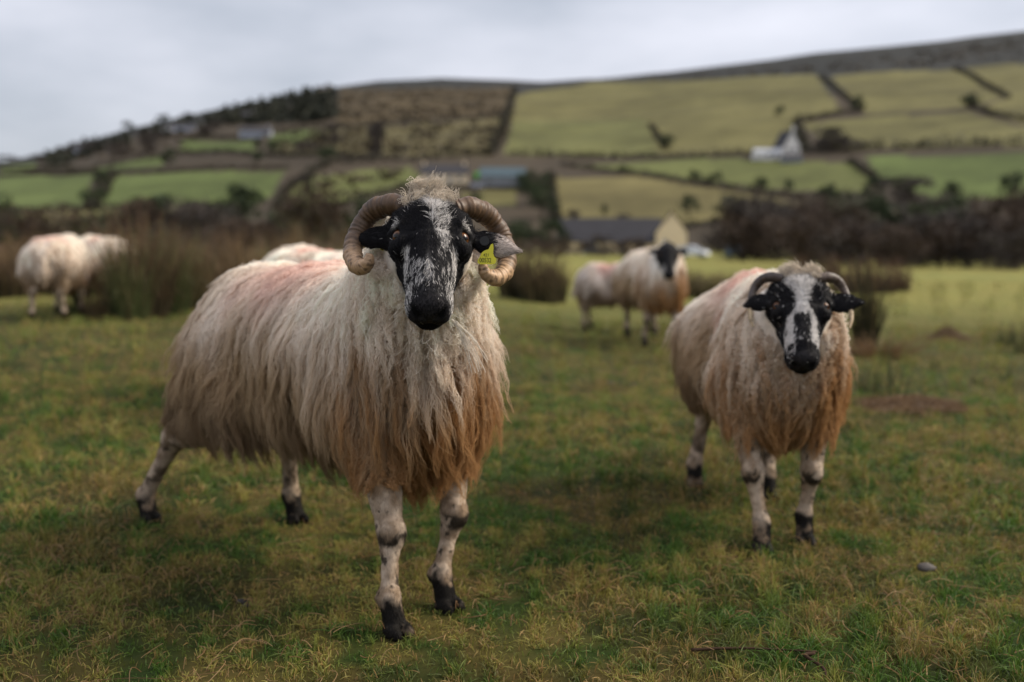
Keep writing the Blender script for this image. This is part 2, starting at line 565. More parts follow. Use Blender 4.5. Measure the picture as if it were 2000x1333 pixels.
def surface_nets(f, lo, hi, h):
    B = 8
    lo = np.asarray(lo, float)
    nb = np.ceil((np.asarray(hi) - lo) / (h * B)).astype(int)
    N = nb * B
    bi = np.stack(np.meshgrid(*[np.arange(n) for n in nb], indexing='ij'), -1).reshape(-1, 3)
    cen = lo + (bi + 0.5) * B * h
    dc = f(cen)
    act = np.abs(dc) < B * h * 1.5
    vol = np.repeat(np.repeat(np.repeat(dc.reshape(nb), B, 0), B, 1), B, 2).astype(np.float32)
    off = np.stack(np.meshgrid(*[np.arange(B)] * 3, indexing='ij'), -1).reshape(-1, 3)
    ab = bi[act] * B
    for s in range(0, len(ab), 600):
        q = (ab[s:s + 600, None, :] + off[None]).reshape(-1, 3)
        vol[q[:, 0], q[:, 1], q[:, 2]] = f(lo + q * h)
    sgn = vol < 0
    cnt = np.zeros(tuple(N - 1), np.int8)
    for c in np.ndindex(2, 2, 2):
        cnt += sgn[c[0]:N[0] - 1 + c[0], c[1]:N[1] - 1 + c[1], c[2]:N[2] - 1 + c[2]]
    cells = np.argwhere((cnt > 0) & (cnt < 8))
    idx = -np.ones(tuple(N - 1), np.int32)
    idx[cells[:, 0], cells[:, 1], cells[:, 2]] = np.arange(len(cells))
    corners = np.array(list(np.ndindex(2, 2, 2)))
    vals = np.stack([vol[cells[:, 0] + c[0], cells[:, 1] + c[1], cells[:, 2] + c[2]] for c in corners], 1)
    acc = np.zeros((len(cells), 3)); w = np.zeros(len(cells))
    for i in range(8):
        for j in range(i + 1, 8):
            if np.abs(corners[i] - corners[j]).sum() != 1:
                continue
            a, b = vals[:, i], vals[:, j]
            m = (a < 0) != (b < 0)
            t = np.where(m, a / np.where(m, a - b, 1), 0)
            pt = corners[i] + t[:, None] * (corners[j] - corners[i])
            acc[m] += pt[m]; w[m] += 1
    V = lo + (cells + acc / w[:, None]) * h
    F = []
    for ax in range(3):
        s0 = [slice(None)] * 3; s1 = [slice(None)] * 3
        s0[ax] = slice(0, -1); s1[ax] = slice(1, None)
        ch = np.argwhere(sgn[tuple(s0)] != sgn[tuple(s1)])
        inside = sgn[tuple(s0)][ch[:, 0], ch[:, 1], ch[:, 2]]
        o1, o2 = [(1, 2), (2, 0), (0, 1)][ax]
        q = []
        ok = np.ones(len(ch), bool)
        for d1, d2 in ((0, 0), (-1, 0), (-1, -1), (0, -1)):
            c = ch.copy(); c[:, o1] += d1; c[:, o2] += d2
            good = ((c >= 0) & (c < np.array(N - 1))).all(1)
            ok &= good
            c = np.clip(c, 0, np.array(N - 2))
            q.append(idx[c[:, 0], c[:, 1], c[:, 2]])
        q = np.stack(q, 1)
        ok &= (q >= 0).all(1)
        q = q[ok]; ins = inside[ok]
        q[~ins] = q[~ins][:, ::-1]
        F.append(q)
    return V, np.vstack(F).astype(np.int32)

def grad(f, p, e=0.004):
    g = np.stack([f(p + np.eye(3)[i] * e) - f(p - np.eye(3)[i] * e) for i in range(3)], 1)
    return unit(g)

def basis(x, z):
    x = unit(np.asarray(x, float)); z = np.asarray(z, float)
    z = unit(z - x * (z @ x)); y = np.cross(z, x)
    return np.stack([x, y, z], 1)      # columns: axes

# ------------------------------------------------------------------ sheep anatomy
class Sheep:
    def __init__(s, spec):
        s.sp = spec
        sc = spec.get('girth', 1.0)
        s.g = sc
        poll = np.array(spec['poll'], float)
        s.poll = poll
        fwd = np.array(spec['face_dir'], float)            # horizontal facing of the head, local
        fwd = unit(np.array([fwd[0], fwd[1], 0]))
        lft = np.array([-fwd[1], fwd[0], 0])
        s.fwd, s.lft = fwd, lft
        th = math.radians(spec.get('face_pitch', 46))
        roll = math.radians(spec.get('face_roll', 0))
        up = np.array([0, 0, 1.0])
        l2 = lft * math.cos(roll) + up * math.sin(roll)
        u2 = -lft * math.sin(roll) + up * math.cos(roll)
        xh = fwd * math.cos(th) - u2 * math.sin(th)
        zh = fwd * math.sin(th) + u2 * math.cos(th)
        s.l2, s.u2 = l2, u2
        s.Rh = np.stack([xh, np.cross(zh, xh), zh], 1)
        s.hs = spec.get('head_scale', 1.0)
        s.legs = []
        gz = spec.get('hoof_z', {})
        for key, (hx, hy) in spec['hooves'].items():
            z0 = gz.get(key, 0.0)
            side = 1 if key.endswith('l') else -1
            H = np.array([hx, hy, z0])
            if key[0] == 'f':
                S = np.array([spec.get('chest_x', 0.36), side * 0.105, 0.47])
                K = S + (H - S) * 0.53 + np.array([0.025, 0, 0]); K[2] = z0 + 0.215
                Fk = H + np.array([-0.022, 0, 0.085])
                segs = [(S, K, 0.066, 0.026), (K, K + (Fk - K) * 0.25, 0.027, 0.0185), (K + (Fk - K) * 0.25, Fk, 0.0178, 0.0185), (Fk, H + np.array([-0.002, 0, 0.030]), 0.022, 0.024)]
                joint = K
            else:
                S = np.array([spec.get('pelvis_x', -0.38), side * 0.10, 0.52])
                St = S + np.array([0.10, side * 0.03, -0.13])
                K = S + (H - S) * 0.60 + np.array([-0.07, 0, 0]); K[2] = z0 + 0.27
                Fk = H + np.array([-0.028, 0, 0.085])
                segs = [(S, St, 0.14, 0.105), (St, K, 0.095, 0.034), (S, K, 0.11, 0.034), (K, K + (Fk - K) * 0.25, 0.034, 0.024), (K + (Fk - K) * 0.25, Fk, 0.0225, 0.023), (Fk, H + np.array([-0.002, 0, 0.030]), 0.025, 0.026)]
                joint = K
            s.legs.append((key, segs, H, joint, Fk))

    def head_co(s, p):
        return ((p - s.poll) @ s.Rh) / s.hs

    def d_head(s, p):
        q = s.head_co(p)
        qa = q.copy(); qa[:, 1] = np.abs(qa[:, 1])
        d = s_ell(q, (.045, 0, -.055), (.085, .074, .058))
        d = smin(d, s_cone(qa, (.060, .046, -.030), (.100, .053, -.038), .034, .030), .02)
        d = smin(d, s_cone(q, (.09, 0, -.058), (.225, 0, -.062), .060, .043), .02)
        d = smin(d, s_cone(q, (.05, 0, -.028), (.222, 0, -.038), .042, .034), .02)
        d = smin(d, s_ell(q, (.258, 0, -.047), (.028, .037, .035)), .015)
        d = smin(d, s_ell(qa, (.240, .020, -.066), (.036, .025, .030)), .012)
        d = smin(d, s_ell(q, (.232, 0, -.098), (.036, .032, .021)), .008)
        d = smin(d, s_cone(qa, (.075, .036, -.105), (.215, .012, -.097), .037, .022), .02)
        # eye sockets, lids
        d = smax(d, -s_ell(qa, (.089, .076, -.017), (.016, .0155, .0155)), .006)
        d = smin(d, s_cone(qa, (.070, .057, -.007), (.075, .080, -.036), .0085, .0085), .008)
        d = smin(d, s_cone(qa, (.107, .055, -.015), (.107, .073, -.038), .006, .006), .007)
        # nostrils, mouth, groove
        d = smax(d, -s_cone(qa, (.290, .012, -.054), (.272, .036, -.034), .0090, .0070), .005)
        d = smax(d, -s_cone(qa, (.276, 0, -.085), (.215, .046, -.083), .0035, .003), .005)
        d = smax(d, -s_cone(q, (.290, 0, -.055), (.277, 0, -.082), .0042, .0042), .004)
        # ears
        for side, e in s.sp['ears'].items():
            sg = 1 if side == 'l' else -1
            c = s.poll + s.fwd * e['c'][0] + s.l2 * sg * e['c'][1] + s.u2 * e['c'][2]
            ax = s.fwd * e['d'][0] + s.l2 * sg * e['d'][1] + s.u2 * e['d'][2]
            nn = s.fwd * e['n'][0] + s.l2 * sg * e['n'][1] + s.u2 * e['n'][2]
            Rb = basis(ax, nn)
            qe = (p - c) @ Rb
            le, wi = e['len'], e['wid']
            t = qe[:, 0] / le                    # -1 base .. 1 tip
            w = np.clip(1.0 - 0.62 * smooth01(t, 0.15, 1.05) - 0.35 * smooth01(-t, 0.2, 1.0), 0.1, 1)
            qq = np.stack([qe[:, 0], qe[:, 1] / w, qe[:, 2] + 5.0 * qe[:, 1] ** 2], 1)
            de = s_ell(qq, (0, 0, 0), (le, wi, 0.0085)) * 0.8
            d = np.minimum(d, smin(d, de, .010) * 1.0)
        return d * 1.0

    def ear_frame(s, side):
        e = s.sp['ears'][side]
        sg = 1 if side == 'l' else -1
        c = s.poll + s.fwd * e['c'][0] + s.l2 * sg * e['c'][1] + s.u2 * e['c'][2]
        ax = s.fwd * e['d'][0] + s.l2 * sg * e['d'][1] + s.u2 * e['d'][2]
        nn = s.fwd * e['n'][0] + s.l2 * sg * e['n'][1] + s.u2 * e['n'][2]
        return c, basis(ax, nn), e

    def d_torso(s, p):
        g = s.g
        cx, px = s.sp.get('chest_x', .36), s.sp.get('pelvis_x', -.38)
        mid = 0.5 * (cx + px)
        q = p - np.array([0, 0, s.sp.get('zoff', 0.0)])
        d = s_ell(q, (mid, 0, .560), ((cx - px) * .55, .185 * g, .205))
        d = smin(d, s_ell(q, (cx - .05, 0, .555), (.19, .158 * g, .215)), .09)
        d = smin(d, s_ell(q, (px - .00, 0, .575), (.18, .175 * g, .185)), .09)
        zo = np.array([0, 0, s.sp.get('zoff', 0.0)])
        nb = -zo + s.poll + s.Rh @ np.array([.035, 0, -.10]) * s.hs
        c0 = np.array([cx - .02, 0, .60])
        m1 = c0 * .55 + nb * .45 + np.array([-.0, 0, -.02])
        d = smin(d, s_cone(q, c0, m1, .155 * g, .125), .07)
        d = smin(d, s_cone(q, m1, nb, .122, .088), .04)
        d = smin(d, s_ell(q, (cx + .05, 0, .53), (.12, .125 * g, .165)), .08)
        d = smin(d, s_cone(q, (px - .165, 0, .62), (px - .20, 0, .47), .045, .028), .03)
        return d

    def d_thigh(s, p):
        d = None
        for key, segs, H, K, Fk in s.legs:
            for (a, b, r1, r2) in (segs[:3] if key[0] == 'h' else segs[:1]):
                v = s_cone(p, a, b, r1, r2)
                d = v if d is None else np.minimum(d, v)
        return d

    def d_leg(s, p):
        d = np.full(len(p_all := p), 0.3)
        for key, segs, H, K, Fk in s.legs:
            js = np.array([x_ for sg_ in segs for x_ in sg_[:2]] + [H])
            near = np.where(((p_all > js.min(0) - .22) & (p_all < js.max(0) + .22)).all(1))[0]
            if len(near) == 0:
                continue
            p = p_all[near]
            dl = None
            for (a, b, r1, r2) in segs:
                v = s_cone(p, a, b, r1, r2)
                dl = v if dl is None else smin(dl, v, .018)
            dl = smin(dl, s_ell(p, K + np.array([0.012 if key[0] == 'f' else -0.016, 0, 0]), (.026, .026, .034)), .012)
            dl = smin(dl, s_ell(p, Fk + np.array([-.022, 0, -.006]), (.017, .018, .020)), .010)
            for sg in (-1, 1):
                dl = smin(dl, s_ell(p, H + np.array([.013, sg * .0155, .018]), (.031, .0135, .019)), .007)
            dl = smax(dl, -(p[:, 2] - H[2] + 0.004), .006)
            d[near] = np.minimum(d[near], dl)
        return d

    def sdf(s, p):
        # bounding-box shortcuts keep far points cheap
        d = s.d_torso(p)
        leg = np.full(len(p), 0.3)
        m = p[:, 2] < 0.72
        if m.any():
            leg[m] = s.d_leg(p[m])
        d = smin(d, leg, .05)
        hc = s.poll + s.Rh @ np.array([.12, 0, -.05]) * s.hs
        dist = np.linalg.norm(p - hc, axis=1)
        hd = dist - 0.20
        m = dist < 0.30
        if m.any():
            hd[m] = s.d_head(p[m])
        return smin(d, hd, .022)

    def outer(s, p):
        return smin(s.d_torso(p), s.d_thigh(p), .06)

BLACK = np.array((0.0055, 0.005, 0.006))
WHITE = np.array((0.60, 0.565, 0.53))

def ram_face(q):
    x, y, z = q[:, 0], q[:, 1], q[:, 2]
    n = fbm(q * 55, 5, 3) - .5
    ay = np.abs(y)
    w = np.full(len(q), 0.006)
    front = smooth01(z, -.075, -.03)
    y0 = 0.004 + 0.012 * smooth01(x, .03, .11)
    wd = 0.032 - 0.023 * smooth01(x, -.01, .075)
    bl = (1 - smooth01(np.abs(y - y0 + n * .03), wd * .55, wd * 1.15)) * (1 - smooth01(x, .095, .125))
    w = np.maximum(w, bl * (.55 + .4 * smooth01(fbm(q * np.array([20, 160, 20.]), 8, 2), .38, .58)) * front)
    side = (1 - smooth01(np.abs(y - .026 - .03 * (x - .05) + n * .02), .004, .012)) * smooth01(x, .04, .06) * (1 - smooth01(x, .12, .15))
    w = np.maximum(w, side * .6 * front)
    sp = smooth01(x + n * .04, .142, .182) * (1 - smooth01(x + n * .03, .225, .252)) * (1 - smooth01(ay, .045, .056))
    stk = fbm(q * np.array([45, 240, 110.]), 9, 2)
    w = np.maximum(w, sp * (.06 + .40 * smooth01(stk + n * .5, .44, .66)))
    st = (1 - smooth01(np.abs(ay - .047 + n * .010), .003, .009)) * smooth01(x, .118, .132) * (1 - smooth01(x, .165, .20)) * smooth01(z, -.09, -.05)
    w = np.maximum(w, st * .75)
    mz = smooth01(x, .20, .215) * (1 - smooth01(x, .255, .268)) * smooth01(ay, .028, .036) * smooth01(z, -.09, -.07)
    w = np.maximum(w, mz * .55)
    br = (1 - smooth01(np.hypot(x - .071, (ay - .070) * .6), .004, .009))
    w = np.maximum(w, br * .45)
    w = np.maximum(w, .07 * smooth01(x, .2, .23))
    w *= 1 - .85 * smooth01(x + n * .01, .246, .258) * (1 - smooth01(ay, .034, .044))
    w *= 1 - .95 * smooth01(-z, .080, .090) * smooth01(x, .19, .21)
    return w

def ewe_face(q):
    x, y, z = q[:, 0], q[:, 1], q[:, 2]
    n = fbm(q * 50, 15, 3) - .5
    ay = np.abs(y + n * .012)
    front = smooth01(z, -.085, -.05)
    w = np.full(len(q), 0.02)
    wd = np.interp(x, [-.03, .04, .075, .11, .14, .20, .23], [.038, .033, .017, .017, .041, .047, .043])
    w = np.maximum(w, (1 - smooth01(ay, wd * .85, wd * 1.1)) * .95 * front * (1 - smooth01(x, .215, .23)))
    core = (1 - smooth01(ay, .018, .025)) * smooth01(x + n * .03, .125, .14)
    w *= 1 - .97 * core
    spk = smooth01(n, .13, .2) * smooth01(x, .15, .2) * .6
    w = np.maximum(w, spk * (1 - smooth01(x, .24, .27)))
    ck = smooth01(-z, .10, .115) * (1 - smooth01(x, .17, .2))
    return np.maximum(w, ck * .9)

def dark_face(q):
    n = fbm(q * 50, 25, 2) - .5
    w = np.full(len(q), 0.02)
    return np.maximum(w, .7 * smooth01(q[:, 0], .17, .2) * (1 - smooth01(q[:, 0], .23, .25)) * smooth01(np.abs(q[:, 1]), .03, .04))

CREAM = np.array((.92, .84, .745)); WARM = np.array((.74, .62, .49)); TAN = np.array((.47, .31, .145))
RUST = np.array((.40, .185, .050)); DIRT = np.array((.15, .10, .06)); PINK = np.array((.74, .40, .315))

def fleece_colour(sp, p, rnd):
    """p (...,3) local points on the wool; rnd per-strand variation"""
    sh = p.shape
    q = p.reshape(-1, 3)
    r = np.broadcast_to(rnd, sh[:-1]).reshape(-1)
    x, y, z = q[:, 0], q[:, 1], q[:, 2]
    n = fbm(q * np.array([7, 7, 3.0]), 63, 3) - .5
    n2 = fbm(q * np.array([26, 26, 5.0]), 67, 2) - .5
    cx = sp.get('chest_x', .36)
    chest = smooth01(x, cx - .16, cx + .04)
    col = mix3(CREAM, WARM, np.clip(.12 + n * 1.1 + n2 * 1.1 - (r - .5) * .9 + .34 * smooth01(.70 - z, 0, .2), 0, 1))
    z1 = sp.get('tan_z', .58) - .05 * chest
    t = smooth01(z1 - z + n * .24 + n2 * .10 + (r - .5) * .06, -.05, .20)
    col = mix3(col, TAN, t * .80)
    low = smooth01(.485 + .085 * chest - z + n * .46 + n2 * .22 + (r - .5) * .14, -.03, .20)
    deep = mix3(DIRT, RUST, np.clip(chest * .95 + .25 * (n2 + .3), 0, 1))
    col = mix3(col, deep, low * .70)
    for (mx, my, mz, rad, amt, mc) in sp.get('marks', ()):
        dd = np.sqrt((x - mx) ** 2 + (y - my) ** 2 + (z - mz) ** 2)
        col = mix3(col, mc, amt * (1 - smooth01(dd + n * .14, rad * .35, rad)))
    col = col * (0.86 + 0.28 * r)[:, None] * np.array(sp.get('tint', (1, 1, 1)))
    return np.clip(col, 0.004, .93).reshape(sh)

def leg_colour(s, p):
    n = fbm(p * 38, 81, 3) - .5
    col = mix3((.45, .355, .265), (.24, .17, .11), smooth01(n, -.2, .25))
    dark = np.zeros(len(p))
    for key, segs, H, K, Fk in s.legs:
        near = np.hypot(p[:, 0] - (K[0] * .5 + H[0] * .5), p[:, 1] - (K[1] * .5 + H[1] * .5)) < .16
        dz = p[:, 2] - H[2]
        hoof = (1 - smooth01(dz + n * .09, .065, .10)) * (1 - .5 * smooth01(n, .06, .22))
        kn = 1 - smooth01(np.abs(p[:, 2] - K[2] + .005 + n * .06), .008, .024)
        if key[0] == 'h':
            kn = kn * .35 + .6 * (1 - smooth01(np.abs(dz - .16 + n * .1), .02, .06)) * smooth01(n, -.02, .1)
        kn = kn * smooth01(n, -.12, .06) * .85
        if key[0] == 'f':
            kn = kn * smooth01(p[:, 0] - K[0] + n * .05, -.012, .012)
        spot = smooth01(fbm(p * 60 + 3, 85, 2), .70, .74) * .8
        dark = np.maximum(dark, near * np.maximum(np.maximum(hoof, kn), spot))
    return mix3(col, (.009, .0075, .006), np.clip(dark * 1.05, 0, 1))

def tri_sample(V, F, w, n, rng):
    a, b, c, d = V[F[:, 0]], V[F[:, 1]], V[F[:, 2]], V[F[:, 3]]
    area = np.linalg.norm(np.cross(c - a, d - b), axis=1) * .5 * w
    f = rng.choice(len(F), n, p=area / area.sum())
    u, v = rng.random(n)[:, None], rng.random(n)[:, None]
    return (a[f] * (1 - u) + b[f] * u) * (1 - v) + (d[f] * (1 - u) + c[f] * u) * v, f

def grow(s, root, length, K, rng, lift=.6):
    """wool guide strands: leave the skin, follow the flank, then hang"""
    n = len(root)
    P = np.zeros((n, K, 3)); P[:, 0] = root
    p = root.copy()
    sgn = np.sign(p[:, 1] + rng.normal(0, .03, n)); sgn[sgn == 0] = 1
    jit = rng.normal(0, 1, (n, 3)) * np.array([.22, .14, .08])
    ph = rng.random(n) * 6.28; fr = rng.uniform(1.2, 2.6, n)
    cxx = s.sp.get('chest_x', .36)
    for i in range(1, K):
        t = i / (K - 1)
        g = grad(s.outer, p)
        top = np.clip(g[:, 2], 0, 1)
        side = np.zeros((n, 3))
        side[:, 1] = sgn * top * .9
        side[:, 0] = -.22 * top - .10
        front = smooth01(p[:, 0], cxx, cxx + .1)
        side[:, 0] += .10 * front
        down = np.zeros((n, 3)); down[:, 2] = -(1.0 - .45 * top)
        d = g * (lift * (.22 + .78 * top) * (1 - t) ** 2 + .02)[:, None] + down + side * (1 - .4 * t) + jit * (1 - .2 * t)
        wob = .22 * np.sin(ph + fr * t * 6.28)
        d[:, 0] += wob * .8; d[:, 1] += wob * .5
        below = smooth01(.50 - p[:, 2], 0, .15) * t
        d[:, 1] -= np.sign(p[:, 1]) * .58 * below
        d[:, 0] -= .45 * below * front
        d = unit(d)
        p = p + d * (length / (K - 1))[:, None]
        dist = s.outer(p)
        need = .005 + .016 * np.sin(t * 2.2)
        push = np.clip(need - dist, 0, .05)
        p = p + g * push[:, None]
        P[:, i] = p
    return P

def nearest(a, b):
    """index of the b-point nearest to each a"""
    kd = KDTree(len(b))
    for i, v in enumerate(b.tolist()):
        kd.insert(v, i)
    kd.balance()
    return np.array([kd.find(v)[1] for v in a.tolist()])

def tube(pts, rad, ns=20, ridges=None, rng=None):
    """swept tube with optional growth ridges; returns V, F, t along"""
    pts = np.asarray(pts, float)
    T = unit(np.gradient(pts, axis=0))
    nrm = np.cross(T[0], [0, 0, 1.0]); nrm = unit(nrm if np.linalg.norm(nrm) > 1e-3 else np.array([1.0, 0, 0]))
    V = []
    n = len(pts)
    ang = np.linspace(0, 2 * math.pi, ns, endpoint=False)
    for i in range(n):
        nrm = unit(nrm - T[i] * (nrm @ T[i]))
        bn = np.cross(T[i], nrm)
        r = rad[i] if ridges is None else rad[i] * (1 + ridges[i])
        V.append(pts[i] + (np.cos(ang)[:, None] * nrm + np.sin(ang)[:, None] * bn) * (r if np.ndim(r) == 0 else r[:, None]))
    V = np.vstack(V + [pts[:1], pts[-1:]])
    F = []
    j = np.arange(ns); j2 = (j + 1) % ns
    for i in range(n - 1):
        F.append(np.stack([i * ns + j, i * ns + j2, (i + 1) * ns + j2, (i + 1) * ns + j], 1))
    C = np.vstack([np.stack([np.full(ns, n * ns), j2, j], 1), np.stack([np.full(ns, n * ns + 1), (n - 1) * ns + j, (n - 1) * ns + j2], 1)])
    return V, [np.vstack(F), C], np.concatenate([np.repeat(np.linspace(0, 1, n), ns), [0, 1]])

def spline(ctrl, n):
    """Catmull-Rom through rows of ctrl"""
    c = np.asarray(ctrl, float)
    c = np.vstack([2 * c[0] - c[1], c, 2 * c[-1] - c[-2]])
    m = len(c) - 3
    t = np.linspace(0, m - 1e-6, n)
    i = t.astype(int); f = (t - i)[:, None]
    p0, p1, p2, p3 = c[i], c[i + 1], c[i + 2], c[i + 3]
    return .5 * (2 * p1 + (p2 - p0) * f + (2 * p0 - 5 * p1 + 4 * p2 - p3) * f ** 2 + (3 * p1 - p0 - 3 * p2 + p3) * f ** 3)

M_EYE = bpy.data.materials.new("sheep_eye"); M_EYE.use_nodes = True
_b = M_EYE.node_tree.nodes["Principled BSDF"]
_a = M_EYE.node_tree.nodes.new("ShaderNodeAttribute"); _a.attribute_name = "Col"
M_EYE.node_tree.links.new(_a.outputs["Color"], _b.inputs["Base Color"])
_b.inputs["Roughness"].default_value = .06; _b.inputs["Specular IOR Level"].default_value = .3
M_TAG = mat_plain("yellow_tag_plastic", (.62, .56, .03), .45, .4, (40, .08))
M_INK = mat_plain("black_print", (.02, .02, .015), .6, .2, (40, .1))

def build_sheep(spec):
    rng = np.random.default_rng(spec['seed'])
    s = Sheep(spec)
    root = thing(spec['name'], spec['label'], 'sheep', spec['loc'], spec['rotz'], spec.get('group'))
    h = spec['res']
    allp = np.array([s.poll] + [L_[2] for L_ in s.legs] + [(spec.get('pelvis_x', -.38) - .30, 0, .5), (spec.get('chest_x', .36) + .25, 0, .5)])
    nose = s.poll + s.Rh @ np.array([.30, 0, -.05])
    allp = np.vstack([allp, nose])
    lo = allp.min(0) - np.array([.12, .0, .02]); hi = allp.max(0) + np.array([.12, 0, .08])
    lo[1] = min(lo[1] - .08, -.30, s.poll[1] - .22); hi[1] = max(hi[1] + .08, .30, s.poll[1] + .22)
    lo[2] = min(lo[2], -.03); hi[2] = max(hi[2], .84)
    V, F = surface_nets(s.sdf, lo, hi, h)
    g = grad(s.sdf, V, h * .5)
    V = V - g * np.clip(s.sdf(V), -h, h)[:, None]
    N = grad(s.sdf, V, h)
    dh = s.d_head(V); dt = s.outer(V)
    q = s.head_co(V)
    is_head = np.maximum(smooth01(dt - dh, -.004, .012), 1.0 * ((q[:, 0] > -.02) & (q[:, 2] > -.09) & (dh < .02))) * (np.linalg.norm(q - np.array([.1, 0, -.05]), axis=1) < .26)
    back = smooth01(-q[:, 0] * 1.0 - q[:, 2] * .85, .065, .085)            # behind the jaw it is wool again
    back = back * (q[:, 0] < .09) * (1 - ((q[:, 0] > -.035) & (q[:, 2] > -.098)))
    near_ear = np.abs(q[:, 1]) > .088
    face = is_head * (1 - back * (1 - near_ear))
    zl = V[:, 2]
    dle = s.d_leg(V)
    legm = (1 - smooth01(zl, .29, .35)) * (dle < .012) * (1 - (face > .5))
    legm = np.where(s.d_torso(V) < .01, 0, legm)
    wool = np.clip(1 - face - legm, 0, 1)
    fw = spec['pattern'](q)
    fcol = mix3(BLACK, WHITE, fw * .8)
    pad = smooth01(q[:, 0], .252, .262) * smooth01(q[:, 2], -.085, -.07)
    fcol = mix3(fcol, (.030, .027, .028), pad)
    hole = (1 - smooth01(np.hypot(np.abs(q[:, 1]) - .024, (q[:, 2] + .044) * .8), .007, .013)) * (q[:, 0] > .25)
    fcol = mix3(fcol, (.003, .003, .003), hole)
    # ears: pale or dark
    ear_pale = np.zeros(len(V))
    for side in spec['ears']:
        c, Rb, e = s.ear_frame(side)
        qe = (V - c) @ Rb
        t = qe[:, 0] / e['len']
        on = (np.abs(t) < 1.1) & (np.abs(qe[:, 1]) < e['wid'] * 1.1) & (np.abs(qe[:, 2]) < .03) & (np.abs(q[:, 1]) > .07)
        ear_pale = np.where(on, smooth01(t, e.get('pale', .0) - .15, e.get('pale', .0) + .25), ear_pale)
    fcol = mix3(fcol, spec.get('ear_col', (.34, .29, .26)), ear_pale)
    rough = np.full(len(V), .5)
    wcol = fleece_colour(spec, V, rough) * .8
    lcol = leg_colour(s, V)
    col = fcol * face[:, None] + lcol * legm[:, None] + wcol * wool[:, None]
    me = mesh_np("body", V, F, col)
    body = obj("body", me, M_SKIN, root)
    # --- fleece
    Fw = wool[F].mean(1)
    wgt = np.where(Fw > .55, 1.0, 0.0)
    qF = q[F[:, 0]]
    wgt = np.where((qF[:, 0] > -.075) & (qF[:, 2] > -.085) & (np.abs(qF[:, 1]) < .085), 0.0, wgt)
    wgt = np.where((qF[:, 0] > -.05) & (qF[:, 2] > -.12) & (np.abs(qF[:, 1]) > .055) & (np.abs(qF[:, 1]) < .2), 0.0, wgt)
    ng, nch, K = spec['guides'], spec['strands'], spec['K']
    gr, gf = tri_sample(V, F, wgt, ng, rng)
    n0 = grad(s.outer, gr)
    z = gr[:, 2]
    cx = spec.get('chest_x', .36)
    headd = np.linalg.norm(s.head_co(gr) - np.array([.06, 0, -.05]), axis=1)
    ln = np.interp(z, [.28, .36, .46, .60, .74], [.050, .110, .175, .180, .115])
    ln = np.where(gr[:, 0] > cx - .05, ln * 1.05, ln)
    ln = ln * (.22 + .78 * smooth01(headd, .10, .26))
    ln = ln * rng.uniform(.75, 1.25, ng) * spec.get('wool_len', 1.0)
    hem = spec.get('hem', .27) + (.30 + .60 * smooth01(gr[:, 0], .05, .28)) * np.clip(np.abs(gr[:, 1]) - .07, 0, 1) + .8 * np.clip(gr[:, 0] - cx - .06, 0, 1) + rng.normal(0, .038, ng) - .06 * (rng.random(ng) < .15)
    ln = np.minimum(ln, np.clip((z - hem) * 1.05, .03, 1))
    G = grow(s, gr, ln, K, rng, spec.get('lift', .6))
    cr, cf = tri_sample(V, F, wgt, nch, rng)
    gi = nearest(cr, gr)
    t = np.linspace(0, 1, K)
    clump = spec.get('clump', .82) * rng.uniform(.75, 1.1, nch)
    clump = np.clip(clump, 0, .97)
    stray = rng.random(nch) < .10
    clump[stray] = .1
    shrink = 1 - clump[:, None] * (t[None] ** 1.15)
    base = G[gi] - G[gi][:, :1]
    lsc = rng.uniform(.72, 1.12, nch); lsc[stray] *= rng.uniform(.7, 1.15, stray.sum())
    P = gr[gi][:, None] + (cr - gr[gi])[:, None] * shrink[..., None] + base * lsc[:, None, None]
    # crimp and frizz
    ph = rng.random((nch, 3)) * 6.28
    fr = rng.uniform(1.5, 4.0, (nch, 1))
    amp = spec.get('crimp', .0030) * rng.uniform(.4, 1.5, (nch, 1))
    amp[stray] *= 2.2
    neckish = smooth01(.30 - headd[gi], 0, .14)[:, None]
    amp = amp * (1 + 1.2 * neckish); fr = fr * (1 + .9 * neckish)
    wv = np.stack([np.sin(ph[:, i:i + 1] + fr * t[None] * 6.28) for i in range(3)], -1)
    P = P + wv * (amp * np.minimum(1, t[None] * 3))[..., None]
    # keep clear of the face
    if spec.get('face_clear', True):
        Pf = P.reshape(-1, 3)
        near = np.where(np.linalg.norm(Pf - (s.poll + s.Rh @ np.array([.14, 0, -.05])), axis=1) < .18)[0]
        qq = s.head_co(Pf[near]); dhd = s.d_head(Pf[near])
        bad = (dhd < .012) & (qq[:, 0] > .03)
        ib = near[bad]
        Pf[ib] += grad(s.d_head, Pf[ib]) * (.012 - dhd[bad])[:, None]
        P = Pf.reshape(P.shape)
    lockr = rng.random(ng)
    rnd = np.clip(.65 * lockr[gi] + .35 * rng.random(nch), 0, 1)
    ks = np.unique(np.linspace(0, K - 1, 5).round().astype(int))
    Cs = fleece_colour(spec, P[:, ks], rnd[:, None] + 0 * t[None, ks])
    C = np.empty(P.shape)
    for a_, b_, ia in zip(ks[:-1], ks[1:], range(len(ks) - 1)):
        for k_ in range(a_, b_ + 1):
            f_ = (k_ - a_) / (b_ - a_)
            C[:, k_] = Cs[:, ia] * (1 - f_) + Cs[:, ia + 1] * f_
    R = spec['rad'] * (rng.uniform(.6, 1.3, nch)[:, None]) * (1 - .75 * t[None] ** 2)
    hair_np("fleece", P, R, C, M_WOOL, root)
